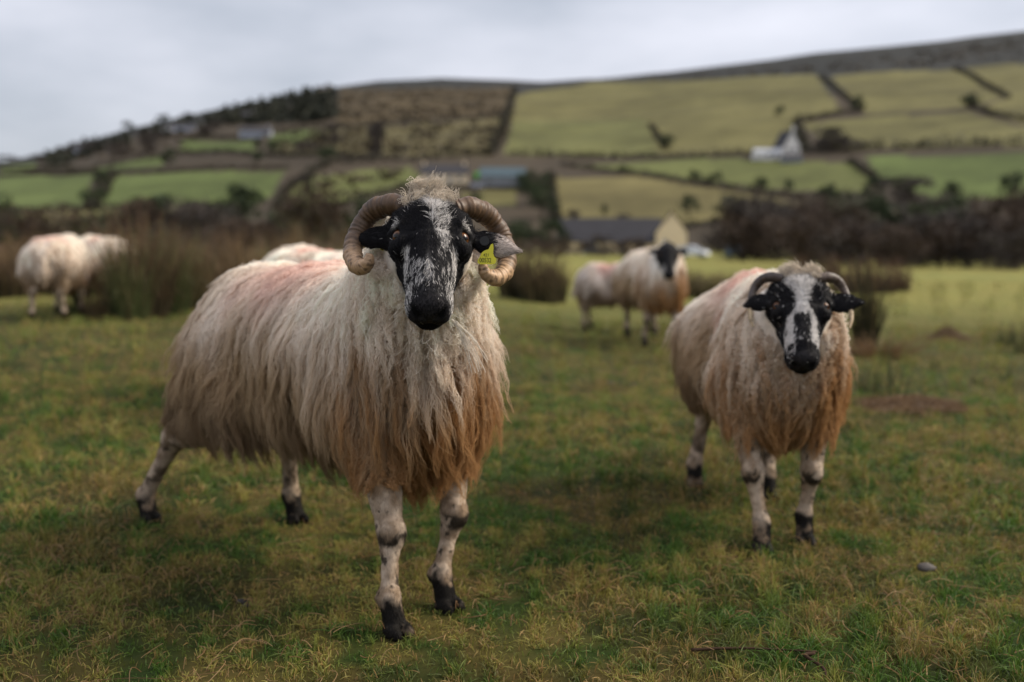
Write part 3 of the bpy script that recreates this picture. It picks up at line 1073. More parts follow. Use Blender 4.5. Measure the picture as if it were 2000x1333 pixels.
    # --- short fur on face and legs
    if spec.get('fur', 0):
        Ff = (face + legm)[F].mean(1)
        headarea = face[F].mean(1)
        wg = np.where(Ff > .5, np.where(headarea > .5, 3.0, 1.0), 0)
        nf = spec['fur']
        fr_, ff_ = tri_sample(V, F, wg, nf, rng)
        nn = N[F[ff_, 0]]
        qf = s.head_co(fr_)
        on_head = headarea[ff_] > .5
        # growth direction
        hx = qf[:, 0]
        fd = np.where(on_head[:, None], s.Rh[:, 0] * np.where(hx > .10, 1.0, -0.55)[:, None], np.array([0, 0, -1.0]))
        out = s.Rh[:, 1][None] * (np.sign(qf[:, 1]) * .35)[:, None]
        fd = np.where((on_head & (np.abs(qf[:, 1]) > .088))[:, None], s.l2[None] * np.sign(qf[:, 1])[:, None] * 1.6, fd + np.where(on_head[:, None], out, 0)) + rng.normal(0, .28, (nf, 3))
        fd = fd - nn * (fd * nn).sum(1, keepdims=True)
        fl = np.where(on_head, np.interp(hx, [-.02, .05, .10, .15, .24, .28], [.024, .020, .011, .009, .008, .004]), .0075) * rng.uniform(.6, 1.3, nf)
        eyed = np.hypot(np.hypot(hx - .089, np.abs(qf[:, 1]) - .072), qf[:, 2] + .022)
        fl = np.where(on_head & (eyed < .026), fl * .25, fl)
        on_ear = on_head & (np.abs(qf[:, 1]) > .088)
        fl = np.where(on_ear, .007, fl)
        tt = np.linspace(0, 1, 4)
        lift = np.where(on_head & (hx < .06), .55, .32)
        dirs = unit(unit(fd) + nn * lift[:, None])
        Pf = fr_[:, None] + dirs[:, None] * (fl[:, None] * tt)[..., None] - nn[:, None] * (fl[:, None] * .22 * tt ** 2)[..., None]
        wv_ = spec['pattern'](qf)
        pick = rng.random(nf) < wv_
        hc_ = np.where(pick[:, None], WHITE * rng.uniform(.7, 1.1, (nf, 1)), BLACK * rng.uniform(.6, 2.2, (nf, 1)))
        ep = np.zeros(nf)
        for side in spec['ears']:
            c, Rb, e = s.ear_frame(side)
            qe = (fr_ - c) @ Rb
            te = qe[:, 0] / e['len']
            on = (np.abs(te) < 1.1) & (np.abs(qe[:, 1]) < e['wid'] * 1.15) & (np.abs(qe[:, 2]) < .035) & (np.abs(qf[:, 1]) > .07)
            ep = np.where(on, smooth01(te, e.get('pale', 0) - .15, e.get('pale', 0) + .25), ep)
        pe = rng.random(nf) < ep
        hc_ = np.where(pe[:, None], np.array(spec.get('ear_col', (.34, .29, .26))) * rng.uniform(.8, 1.5, (nf, 1)), hc_)
        lc_ = leg_colour(s, fr_) * rng.uniform(.7, 1.35, (nf, 1))
        cc = np.where(on_head[:, None], hc_, lc_)
        rr = spec['rad'] * .62 * rng.uniform(.7, 1.2, nf)[:, None] * (1 - .7 * tt[None])
        hair_np("short_fur", Pf, rr, np.repeat(cc[:, None], 4, 1), M_FUR, root)
    # --- curly topknot
    if spec.get('topknot', 0):
        nk = spec['topknot']
        nl = spec.get('topknot_locks', 26)
        kk = 26
        tt = np.linspace(0, 1, kk)
        lc = np.stack([rng.uniform(-.035, .012, nl), rng.uniform(-.052, .05, nl), np.full(nl, .0)], 1)
        li = rng.integers(0, nl, nk)
        r0 = lc[li] + rng.normal(0, .006, (nk, 3))
        lw = s.poll + (r0 * np.array([1, 1, .3]) + np.array([.0, 0, -.012])) @ s.Rh.T * s.hs
        hgt = rng.uniform(.018, .050, nl) * spec.get('topknot_h', 1.0)
        turns = rng.uniform(.5, 1.35, nl); phl = rng.random(nl) * 6.28; cr_ = rng.uniform(.004, .010, nl)
        lean = rng.normal(0, .35, (nl, 2))
        a = phl[li][:, None] + turns[li][:, None] * 6.28 * tt[None] * rng.uniform(.9, 1.1, (nk, 1))
        rad_ = cr_[li][:, None] * np.minimum(1, tt[None] * 2.0)
        H_ = hgt[li][:, None] * (tt[None] - .25 * tt[None] ** 3) * rng.uniform(.6, 1.1, (nk, 1))
        Pk = lw[:, None] + s.u2 * H_[..., None] * 1.0
        Pk = Pk + s.l2 * (np.cos(a) * rad_ + lean[li, 0][:, None] * H_)[..., None] + s.fwd * (lean[li, 1][:, None] * H_ * .6 + np.sin(a * .7) * rad_ * .5)[..., None] + s.u2 * (np.sin(a) * rad_)[..., None]
        ck = np.array((.60, .52, .42)) * rng.uniform(.7, 1.25, (nk, 1))
        rk = spec['rad'] * .75 * np.ones((nk, 1)) * (1 - .5 * tt[None])
        hair_np("topknot", Pk, rk, np.repeat(ck[:, None], kk, 1), M_WOOL, root)
    # --- eyes
    if spec.get('eyes', True):
        for sg in (-1, 1):
            c = s.poll + s.Rh @ (np.array([.0885, sg * .0605, -.0285]) * s.hs)
            look = unit(s.Rh @ np.array([.25, sg * .62, .55]) + s.fwd * .45)
            Rb = basis(look, s.u2)
            nu, nv = 20, 14
            th = np.linspace(0, math.pi, nv); ph_ = np.linspace(0, 2 * math.pi, nu, endpoint=False)
            X = np.cos(th)[:, None] * np.ones(nu); Yv = np.sin(th)[:, None] * np.cos(ph_); Z = np.sin(th)[:, None] * np.sin(ph_)
            pv = np.stack([X, Yv, Z], -1).reshape(-1, 3)
            pup = (np.abs(pv[:, 1]) < .58) & (np.abs(pv[:, 2]) < .26) & (pv[:, 0] > 0)
            iris = (pv[:, 0] > .62)
            ce = np.where(pup[:, None], (.006, .005, .005), np.where(iris[:, None], (.11, .042, .012), (.014, .009, .007)))
            ve = c + (pv * .0165 * s.hs) @ Rb.T
            i = np.arange(nv - 1)[:, None]; j = np.arange(nu)[None]
            fe = np.stack([i * nu + j, (i + 1) * nu + j, (i + 1) * nu + (j + 1) % nu, i * nu + (j + 1) % nu], -1).reshape(-1, 4)
            obj("eye", mesh_np("eye", ve, fe, ce), M_EYE, root)
    # --- horns
    for side, hn in spec.get('horns', {}).items():
        sg = 1 if side == 'l' else -1
        ctl = np.array(hn['pts'])
        ctl = np.column_stack([spline(ctl, hn.get('n', 150))])
        pts = s.poll + ctl[:, :1] * s.fwd + ctl[:, 1:2] * sg * s.l2 + ctl[:, 2:3] * s.u2
        n = len(pts)
        tt = np.linspace(0, 1, n)
        ns = hn.get('ns', 24)
        rad = np.interp(tt, np.linspace(0, 1, len(hn['rad'])), hn['rad'])
        ridge = None
        if hn.get('ridge', 0):
            seg = np.cumsum(np.linalg.norm(np.diff(pts, axis=0, prepend=pts[:1]), axis=1))
            w = vnoise(np.stack([seg * 260, seg * 0], -1), 4) * .6 + vnoise(np.stack([seg * 95, seg * 0 + 3], -1), 7) * .6
            ang = np.linspace(0, 2 * math.pi, ns, endpoint=False)
            lump = vnoise(np.stack([np.repeat(seg[:, None], ns, 1) * 60, np.repeat(np.cos(ang)[None] * 1.5, n, 0), np.repeat(np.sin(ang)[None] * 1.5, n, 0)], -1), 12) - .5
            ridge = hn['ridge'] * (w - .6)[:, None] + .16 * lump * smooth01(tt, .5, .75)[:, None] + .05 * lump
            ridge = [ridge[i] for i in range(n)]
        Vh, Fh, ta = tube(pts, rad, ns, ridge)
        nz_ = fbm(Vh * 55, 33, 3)
        dark, pale = np.array(hn['dark']), np.array(hn['pale'])
        ch = mix3(dark, pale, smooth01(ta + (nz_ - .5) * .10, hn['split'] - .05, hn['split'] + .07))
        segq = ta * n
        fine = .5 * vnoise(np.stack([ta * 95, ta * 0], -1), 18) + .5 * vnoise(np.stack([ta * 190, ta * 0], -1), 19)
        ch = ch * (0.50 + .95 * fine * (1 - .6 * smooth01(ta, .55, .7)) + .45 * smooth01(ta, .55, .7) * nz_)[:, None]
        dirt = smooth01(fbm(Vh * 130, 35, 2), .60, .72) * .7
        ch = mix3(ch, (.05, .028, .014), dirt)
        obj("horn", mesh_np("horn", Vh, Fh, ch), M_HORN, root)
    return s, root

# ------------------------------------------------------------------ the flock
def place(cx, cy, dx, dy):
    a = math.atan2(dy, dx)
    c, sn = math.cos(a), math.sin(a)
    z0 = float(ground_z(cx, cy))
    def to_local(P):
        P = np.asarray(P, float)
        X, Y = P[0] - cx, P[1] - cy
        out = [X * c + Y * sn, -X * sn + Y * c]
        return np.array(out + ([P[2] - z0] if len(P) > 2 else []))
    return (cx, cy, z0), a, to_local

def hooves_from(loc, toL, d):
    hv, hz = {}, {}
    for k, (X, Y) in d.items():
        l = toL((X, Y)); hv[k] = (l[0], l[1]); hz[k] = float(ground_z(X, Y)) - loc[2] - .010
    return hv, hz

# ram
loc, a, toL = place(-.47, 2.60, .63, -.775)
hv, hz = hooves_from(loc, toL, {'fr': px_ground(772, 1238), 'fl': px_ground(872, 1188), 'hr': px_ground(292, 1018), 'hl': px_ground(578, 1018)})
poll = toL(px_at(843, 388, 2.0))
fd = toL((-.47 + .09, 2.60 - 1.0))
RAM_HORN_L = [(-.015, .045, -.020), (-.035, .080, -.014), (-.065, .118, -.030), (-.075, .145, -.064), (-.055, .158, -.100), (-.020, .155, -.135), (.012, .135, -.152), (.028, .112, -.146), (.034, .102, -.126)]
RAM_HORN_R = [(-.015, .045, -.020), (-.035, .080, -.014), (-.062, .118, -.028), (-.068, .142, -.062), (-.045, .155, -.096), (-.010, .152, -.126), (.018, .138, -.140), (.032, .122, -.132), (.036, .118, -.114)]
HR = [.019, .022, .022, .021, .0195, .0183, .0165, .0135, .0075]
ram = dict(name='ram', seed=3, label='shaggy cream ram with thick curled brown horns and a yellow tag in its ear',
           group=None, loc=loc, rotz=a, hooves=hv, hoof_z=hz, poll=poll, face_dir=fd, face_pitch=44, face_roll=-2, head_scale=.97,
           chest_x=.37, pelvis_x=-.36, girth=1.0, res=.0042,
           ears={'l': dict(c=(.012, .124, -.086), d=(.0, 1, -.22), n=(.85, .12, .5), len=.060, wid=.028, pale=.05),
                 'r': dict(c=(-.03, .108, -.080), d=(-.25, 1, -.20), n=(.85, .12, .5), len=.050, wid=.024, pale=1.4)},
           ear_col=(.33, .28, .25), pattern=ram_face, guides=5200, strands=100000, K=13, rad=.00078, fur=42000, topknot=420, topknot_locks=19, topknot_h=1.1, zoff=.018, hem=.285,
           wool_len=1.05, clump=.82, tan_z=.66, marks=[(-.06, -.06, .78, .26, .48, PINK), (-.25, -.10, .70, .14, .25, PINK)],
           horns={'l': dict(pts=RAM_HORN_L, rad=HR, ridge=.20, dark=(.105, .060, .032), pale=(.50, .32, .18), split=.60, n=210),
                  'r': dict(pts=RAM_HORN_R, rad=HR, ridge=.20, dark=(.095, .054, .029), pale=(.42, .265, .15), split=.56, n=210)})
ram_s, ram_o = build_sheep(ram)

# horned ewe
loc, a, toL = place(.80, 3.12, -.09, -.72)
hv, hz = hooves_from(loc, toL, {'fr': px_ground(1488, 1078), 'fl': px_ground(1571, 1062), 'hr': px_ground(1357, 950), 'hl': px_ground(1500, 972)})
poll = toL(px_at(1563, 541, 2.62))
fd = toL((.80 - .19, 3.12 - 1.0))
EWE_HORN = [(-.010, .042, -.006), (-.020, .070, -.002), (-.035, .096, -.010), (-.035, .117, -.038), (.000, .126, -.070), (.036, .127, -.104), (.058, .120, -.130)]
ewe = dict(name='ewe', seed=8, label='shaggy cream ewe with white blazed black face and slim curved horns',
           loc=loc, rotz=a, hooves=hv, hoof_z=hz, poll=poll, face_dir=fd, face_pitch=47, head_scale=.92,
           chest_x=.30, pelvis_x=-.32, girth=.68, res=.0055,
           ears={'l': dict(c=(.012, .106, -.066), d=(.0, 1, .02), n=(.85, .0, .45), len=.056, wid=.027, pale=1.5),
                 'r': dict(c=(.012, .102, -.068), d=(.1, 1, -.22), n=(.85, .0, .45), len=.046, wid=.024, pale=.9)},
           ear_col=(.20, .17, .16), pattern=ewe_face, guides=3400, strands=56000, K=12, rad=.0012, fur=22000, topknot=260, topknot_locks=18, topknot_h=.8, zoff=-.025,
           wool_len=.90, clump=.76, tan_z=.62, marks=[(-.15, -.02, .76, .26, .6, PINK), (.0, -.16, .62, .12, .3, PINK)],
           horns={'l': dict(pts=EWE_HORN, rad=[.0125, .0138, .013, .0108, .008, .0055, .0025], ridge=.10, dark=(.085, .060, .045), pale=(.44, .32, .19), split=.62, n=110),
                  'r': dict(pts=EWE_HORN, rad=[.0125, .0138, .013, .0108, .008, .0055, .0025], ridge=.10, dark=(.060, .045, .038), pale=(.40, .30, .18), split=.70, n=110)})
ewe_s, ewe_o = build_sheep(ewe)

# the sheep farther off
BASE_EARS = {'l': dict(c=(.0, .108, -.062), d=(0, 1, -.05), n=(.85, 0, .45), len=.055, wid=.027, pale=2.0),
             'r': dict(c=(.0, .108, -.062), d=(0, 1, -.05), n=(.85, 0, .45), len=.055, wid=.027, pale=2.0)}
def far_sheep(label, cx, cy, dx, dy, poll, face, pitch, seed, marks, tan_z=.55, hoofs=None, res=.011, strands=11000, scale=.94, tint=(1, 1, 1)):
    loc, a, toL = place(cx, cy, dx, dy)
    hv = hoofs or {'fl': (.34, .12), 'fr': (.30, -.12), 'hl': (-.46, .13), 'hr': (-.40, -.13)}
    c, sn = math.cos(a), math.sin(a)
    hz = {k: float(ground_z(cx + v[0] * c - v[1] * sn, cy + v[0] * sn + v[1] * c)) - loc[2] + .005 for k, v in hv.items()}
    sp = dict(name='sheep', seed=seed, label=label, loc=loc, rotz=a, hooves=hv, hoof_z=hz, poll=poll, face_dir=face, face_pitch=pitch,
              chest_x=.32, pelvis_x=-.35, girth=1.05, res=res, ears=BASE_EARS, pattern=dark_face, guides=900, strands=strands, K=9, rad=.0026,
              fur=0, topknot=0, wool_len=.80, clump=.7, tan_z=tan_z, marks=marks, face_clear=False, horns={}, tint=tint)
    s_, o_ = build_sheep(sp)
    o_.scale = (scale,) * 3
    return s_, o_
X, Y = px_ground(1282, 678)
far_sheep('black faced sheep with a rusty bib looking up in front of the paler grazing sheep', X, Y + .30, .07, -.99, (.46, .02, .83), (1.0, -.10), 55, 21,
          [(-.1, 0, .76, .2, .2, PINK)], tan_z=.64, scale=1.13)
X, Y = px_ground(1225, 650)
far_sheep('pale sheep with a pink dyed rump grazing half behind the black faced sheep', X, Y + .15, .93, -.12, (.60, -.02, .40), (1, 0), 66, 22,
          [(-.22, -.08, .70, .20, .6, PINK)], tan_z=.50, tint=(.90, .91, .95), hoofs={'fl': (.34, .12), 'fr': (.26, -.12), 'hl': (-.38, .13), 'hr': (-.44, -.13)})
X, Y = px_ground(95, 625)
far_sheep('grazing sheep with its pink stained rump turned outward by the rush bed', X, Y + .25, -.18, .97, (.62, .0, .36), (1, 0), 66, 23,
          [(-.25, 0, .72, .24, .55, PINK)], tan_z=.50)
X, Y = px_ground(160, 614)
far_sheep('sheep half hidden by the tall rushes, standing beyond the grazing one', X, Y + .5, -.62, .75, (.60, .0, .40), (1, 0), 66, 24,
          [(-.05, 0, .74, .24, .5, PINK)], tan_z=.52)
px5, py5 = float(ray(630, 600)[0] * 5.0), 5.0
far_sheep('sheep with a vivid red dye mark on its back, mostly hidden behind the ram', px5, py5, -.6, .8, (.58, .0, .40), (1, 0), 66, 25,
          [(.06, 0, .77,   .17, .75, np.array((.66, .24, .16)))], tan_z=.45, scale=1.02)

# ear tag, stud and print on the ram
def slab(outline, thick):
    o = np.asarray(outline, float); n = len(o)
    V = np.vstack([np.column_stack([o, np.zeros(n)]), np.column_stack([o, np.full(n, thick)])])
    i = np.arange(n); j = (i + 1) % n
    me = bpy.data.meshes.new("slab")
    faces = [list(range(n))[::-1], list(range(n, 2 * n))] + [[a, b, b + n, a + n] for a, b in zip(i.tolist(), j.tolist())]
    me.from_pydata(V.tolist(), [], faces)
    me.update()
    return me

def frame_at(s, fwd, left, up, tilt=0.0, roll=0.0):
    """matrix: local x = sheep-left, y = up, z = out of the face"""
    o = s.poll + s.fwd * fwd + s.l2 * left + s.u2 * up
    z = unit(s.fwd + s.u2 * tilt); x = unit(s.l2 - z * (s.l2 @ z)); y = np.cross(z, x)
    c, sn = math.cos(roll), math.sin(roll)
    x, y = x * c + y * sn, -x * sn + y * c
    M = Matrix(((x[0], y[0], z[0], o[0]), (x[1], y[1], z[1], o[1]), (x[2], y[2], z[2], o[2]), (0, 0, 0, 1)))
    return M

TAG = [(.0085, .018), (.0125, .0195), (.0135, .011), (.0128, .002), (.0145, -.004), (.0180, -.008), (.0185, -.013), (.0165, -.018), (.010, -.0195), (-.012, -.0195), (-.0165, -.0175), (-.0165, -.012), (-.0125, -.006), (-.009, .002), (-.004, .006), (.004, .009)]
tg = obj("ear_tag", slab([(x_ * 1.05, y_ * 1.05) for x_, y_ in TAG], .0016), M_TAG, ram_o)
tg.matrix_local = frame_at(ram_s, .040, .110, -.106, .12, .02)
def text_mesh(body, size, mat, parent, x, y, z):
    cu = bpy.data.curves.new("printed_number", 'FONT')
    cu.body = body; cu.size = size; cu.align_x = 'CENTER'; cu.align_y = 'CENTER'; cu.extrude = .0001; cu.space_character = .95
    t_ = bpy.data.objects.new("tmp_text", cu); COL.objects.link(t_)
    bpy.context.view_layer.update()
    me = bpy.data.meshes.new_from_object(t_.evaluated_get(bpy.context.evaluated_depsgraph_get()))
    bpy.data.objects.remove(t_)
    o = obj("printed_number", me, mat, parent)
    o.location = (x, y, z)
    return o
t1 = text_mesh("00532", .0125, M_INK, tg, -.002, -.0128, .0019)
t1.scale = (.80, 1, 1)
t2 = text_mesh("421", .0085, M_INK, tg, .000, -.0025, .0019)
n = 20
stud = obj("tag_stud", slab([(.0095 * math.cos(6.2832 * i / n), .0095 * math.sin(6.2832 * i / n)) for i in range(n)], .004), mat_plain("black_stud", (.012, .012, .012), .5, .3), ram_o)
stud.matrix_local = frame_at(ram_s, .030, .106, -.081, .2)
tg2 = obj("ear_tag", slab([(x_ * .9, y_ * .9) for x_, y_ in TAG], .0016), M_TAG, ram_o)
tg2.matrix_local = frame_at(ram_s, -.03, -.104, -.088, .1, 1.2)
# a few pale wisps caught at the mouth
rw = np.random.default_rng(4)
nw = 9
m0 = ram_s.poll + ram_s.Rh @ np.array([.245, .044, -.085])
tw = np.linspace(0, 1, 10)
e1 = m0 + ram_s.l2 * .055 * rw.uniform(.6, 1.3, (nw, 1)) - ram_s.u2 * .085 * rw.uniform(.6, 1.2, (nw, 1)) + ram_s.fwd * .01
Pw = m0 + (e1[:, None] - m0) * tw[None, :, None] + (ram_s.u2 * .010)[None, None] * np.sin(tw * 3.14)[None, :, None] + rw.normal(0, .0008, (nw, 10, 3))
hair_np("wool_wisp", Pw, np.full((nw, 10), .0006), np.tile((.75, .68, .58), (nw, 10, 1)), M_WOOL, ram_o)

# ------------------------------------------------------------------ hedges, trees, scrub
def leaf_quads(rng, blobs, per, size, col_a, col_b, twig=0.0, stretch=1.0):
    """leaf-sized faces spread through a set of blobs [(centre, radii)] ; returns V, F, colours"""
    Vs, Cs = [], []
    for c, r in blobs:
        n = per
        d = unit(rng.normal(0, 1, (n, 3)))
        rad = rng.uniform(.35, 1.0, n) ** .5 * (1 + .25 * (vnoise(d * 2.3 + np.asarray(c)[None] * .7, 6) - .5))
        p = np.asarray(c) + d * rad[:, None] * np.asarray(r)
        a = unit(rng.normal(0, 1, (n, 3)) + d * (.3 + twig * 2.0) + np.array([0, 0, twig]))
        b = unit(np.cross(a, rng.normal(0, 1, (n, 3))))
        s = size * rng.uniform(.5, 1.4, n)[:, None]
        la = s * (1 + 3.2 * twig) * stretch; lb = s * (1 - .82 * twig)
        Vs.append(np.stack([p - a * la * .5, p + b * lb * .5, p + a * la * .5, p - b * lb * .5], 1).reshape(-1, 3))
        tone = rng.random()
        cc = mix3(col_a, col_b, np.clip(tone * .6 + rng.random(n) * .4, 0, 1)) * rng.uniform(.65, 1.35, (n, 1))
        Cs.append(np.repeat(cc, 4, 0))
    V = np.vstack(Vs); n = len(V) // 4
    return V, np.arange(4 * n).reshape(-1, 4), np.vstack(Cs)

def limb_mesh(rng, height, spread, nl, r0):
    Vs, Fs, off = [], [], 0
    def add(pts, rad, ns):
        nonlocal off
        V, F, _ = tube(pts, rad, ns)
        Vs.append(V); Fs.append([f + off for f in F]); off += len(V)
    tr = spline([(0, 0, -.1 * height), (rng.normal(0, .03) * height, rng.normal(0, .03) * height, .35 * height), (rng.normal(0, .05) * height, rng.normal(0, .05) * height, .75 * height)], 7)
    add(tr, np.linspace(r0, r0 * .45, 7), 7)
    for k in range(nl):
        z0 = rng.uniform(.25, .6) * height
        a = rng.random() * 6.28
        p0 = np.array([np.interp(z0, tr[:, 2], tr[:, 0]), np.interp(z0, tr[:, 2], tr[:, 1]), z0])
        p2 = p0 + np.array([math.cos(a) * spread * rng.uniform(.5, .9), math.sin(a) * spread * rng.uniform(.5, .9), height * rng.uniform(.18, .4)])
        add(spline([p0, p0 * .5 + p2 * .5 + np.array([0, 0, -.03 * height]), p2], 5), np.linspace(r0 * .45, r0 * .12, 5), 5)
    Q = np.vstack([f[0] for f in Fs]); T = np.vstack([f[1] for f in Fs])
    V = np.vstack(Vs)
    return mesh_np("trunk", V, [Q, T], np.tile((.075, .058, .045), (len(V), 1)))

def tree_variant(seed, kind):
    """unit-height tree: (trunk mesh, crown mesh)"""
    rng = np.random.default_rng(seed)
    if kind == 'evergreen':
        nb = 15
        blobs = []
        for k in range(nb):
            zc = rng.uniform(.30, .86); w = .42 * math.sin(max(.2, min(1, (1.02 - zc) / .55)) * 1.57)
            a = rng.random() * 6.28; q = math.sqrt(rng.random()) * w
            blobs.append(((math.cos(a) * q, math.sin(a) * q, zc), np.array((.17, .17, .13)) * rng.uniform(.75, 1.3)))
        V, F, C = leaf_quads(rng, blobs, 150, .040, (.018, .030, .012), (.050, .068, .026))
        return limb_mesh(rng, 1.0, .3, 6, .035), mesh_np("crown", V, F, C, smooth=False)
    nb = 14
    blobs = []
    for k in range(nb):
        zc = rng.uniform(.12, .84); w = .50 * math.sin(max(.25, min(1, (1.05 - zc) / .6)) * 1.57)
        a = rng.random() * 6.28; q = math.sqrt(rng.random()) * w
        blobs.append(((math.cos(a) * q, math.sin(a) * q, zc), np.array((.20, .20, .17)) * rng.uniform(.75, 1.3)))
    ca, cb = ((.030, .025, .022), (.076, .061, .052)) if kind == 'bare' else ((.034, .023, .016), (.078, .051, .034))
    V, F, C = leaf_quads(rng, blobs, 130, .042, ca, cb, twig=.75)
    return limb_mesh(rng, 1.0, .42, 9, .030), mesh_np("crown", V, F, C, smooth=False)

TREES = {k: [tree_variant(s0 + i, k) for i in range(4)] for k, s0 in (('evergreen', 200), ('bare', 220), ('rusty', 240))}
_tcount = {}
trng = np.random.default_rng(5)
def tree(kind, x, y, height, width, name, label, cat='tree', group=None):
    _tcount[kind] = _tcount.get(kind, 0) + 1
    tm, cm = TREES[kind][_tcount[kind] % 4]
    o = thing(name, label, cat, on_ground(x, y, -.02), float(trng.random() * 6.28), group)
    o.scale = (width, width, height)
    obj("trunk", tm, M_BARK, o); obj("crown", cm, M_LEAF, o)
    return o

# countryside trees: (kind, u, v of the foot, height px, width px)
HILL_TREES = [('evergreen', 470, 452, 88, 108), ('evergreen', 1043, 402, 82, 62), ('evergreen', 1058, 428, 58, 60), ('evergreen', 1030, 372, 40, 40),
              ('evergreen', 1345, 424, 42, 46), ('evergreen', 1485, 374, 34, 30), ('evergreen', 1356, 356, 24, 26), ('evergreen', 1398, 362, 26, 34), ('evergreen', 1540, 378, 26, 24),
              ('evergreen', 1625, 392, 38, 44), ('evergreen', 1860, 398, 40, 42), ('evergreen', 1980, 392, 54, 46), ('evergreen', 1705, 392, 44, 36), ('evergreen', 1900, 210, 30, 36), ('evergreen', 1523, 230, 22, 20),
              ('evergreen', 1300, 292, 30, 34), ('evergreen', 1676, 222, 32, 26), ('evergreen', 1215, 338, 18, 18), ('evergreen', 250, 252, 14, 24), ('evergreen', 320, 238, 14, 26), ('evergreen', 505, 300, 30, 22), ('evergreen', 535, 303, 34, 24), ('evergreen', 505, 322, 26, 26),
              ('evergreen', 330, 330, 40, 30), ('evergreen', 200, 372, 36, 40), ('evergreen', 180, 402, 40, 46), ('evergreen', 640, 320, 34, 46), ('evergreen', 1180, 425, 28, 14), ('evergreen', 1420, 432, 50, 48), ('evergreen', 1450, 440, 64, 36),
              ('evergreen', 930, 398, 22, 34), ('evergreen', 268, 400, 16, 30), ('evergreen', 320, 398, 16, 30)]
HTL = {(470, 452): "broad dark evergreen tree at the foot of the hill behind the rush bed", (1043, 402): "tall dark evergreen beside the teal roofed barn", (1058, 428): "rounded evergreen below the tall one near the teal roofed barn",
       (1345, 424): "round evergreen in the tan field behind the cream cottage", (1523, 230): "lone small evergreen in the big pasture above the white farmhouse", (1300, 292): "lone evergreen at the lower end of the short field hedge",
       (1676, 222): "evergreen at the corner of the zigzag hedge above the white farmhouse", (1180, 425): "narrow young conifer in the tan field", (1420, 432): "grey green evergreen left of the scrub thicket", (1450, 440): "taller dark evergreen touching the scrub thicket",
       (1980, 392): "large round evergreen at the edge of the bright green field", (1900, 210): "rounded evergreen at the bend of the upper hedge"}
for kind, u, v, hp, wp in HILL_TREES:
    x, y = px_hill(u, v)
    d = math.hypot(x, y)
    lab_ = HTL.get((u, v))
    tree(kind, x, y, hp * d / FPX * 1.05, wp * d / FPX * 1.05, "hillside_tree", lab_ or "small rounded dark evergreen tree along a hillside hedge", group=None if lab_ else "evergreens scattered over the hill")
BARE_TREES = [(1620, 292, 40, 70), (1650, 296, 34, 60), (735, 305, 60, 34), (735, 270, 34, 30), (650, 285, 40, 40), (600, 300, 26, 50), (1770, 396, 50, 96), (1120, 440, 30, 30), (1215, 440, 22, 40), (1500, 440, 60, 80), (600, 380, 40, 40),
              (140, 300, 20, 40), (180, 300, 22, 44), (230, 305, 26, 44), (290, 300, 28, 40), (80, 316, 14, 34), (420, 250, 16, 36), (300, 275, 20, 50), (400, 265, 18, 50), (20, 318, 12, 36)]
for u, v, hp, wp in BARE_TREES:
    x, y = px_hill(u, v)
    d = math.hypot(x, y)
    tree('bare', x, y, hp * d / FPX * 1.05, wp * d / FPX * 1.05, "bare_tree", "leafless grey brown tree standing among the hillside fields", group="bare trees scattered over the hill")

# the valley scrub behind the pasture: (u, distance, height m, width m, kind)
SCRUB = []
srng = np.random.default_rng(31)
for u in np.arange(1440, 2130, 27):
    SCRUB.append((u + srng.uniform(-10, 10), srng.uniform(88, 125), srng.uniform(4.2, 6.8), srng.uniform(4.5, 7.0), srng.choice(['bare', 'bare', 'rusty', 'evergreen'])))
for u in np.arange(1560, 2130, 30):
    SCRUB.append((u + srng.uniform(-10, 10), srng.uniform(52, 66), srng.uniform(1.9, 3.4), srng.uniform(2.6, 4.2), srng.choice(['bare', 'rusty', 'bare'])))
for u, d, h_, w_ in ((1800, 75, 5.6, 3.6), (1850, 80, 5.2, 3.4), (1640, 110, 7.4, 5.0), (1700, 105, 7.0, 5.5)):
    SCRUB.append((u, d, h_, w_, 'evergreen'))
for u in np.arange(-120, 720, 36):
    SCRUB.append((u + srng.uniform(-12, 12), srng.uniform(95, 165), srng.uniform(4.2, 8.2), srng.uniform(5, 9), srng.choice(['bare', 'rusty', 'evergreen', 'evergreen'])))
for u in np.arange(1010, 1250, 34):
    SCRUB.append((u + srng.uniform(-12, 12), srng.uniform(128, 150), srng.uniform(1.8, 3.2), srng.uniform(2.6, 4.0), srng.choice(['rusty', 'bare', 'rusty'])))
for u in (985, 1010, 1040, 1075):
    SCRUB.append((u, srng.uniform(150, 170), srng.uniform(4.0, 6.5), srng.uniform(5, 7), 'evergreen'))
SCRUB.append((1470, 92, 2.0, 2.3, 'rusty'))
SCL = {'bare': ("leafless brown scrub bush in the thicket beyond the pasture", "bare scrub beyond the pasture"),
       'rusty': ("rusty brown twiggy bush in the thicket beyond the pasture", "rusty scrub beyond the pasture"),
       'evergreen': ("dark leafy evergreen rising out of the scrub beyond the pasture", "evergreens in the valley scrub")}
for u, d, h_, w_, kind in SCRUB:
    ax = ray(u, 500)[0]; phi = math.atan(ax)
    tree(kind, d * math.sin(phi), d * math.cos(phi), h_, w_, "scrub_bush", SCL[kind][0], 'bush', SCL[kind][1])

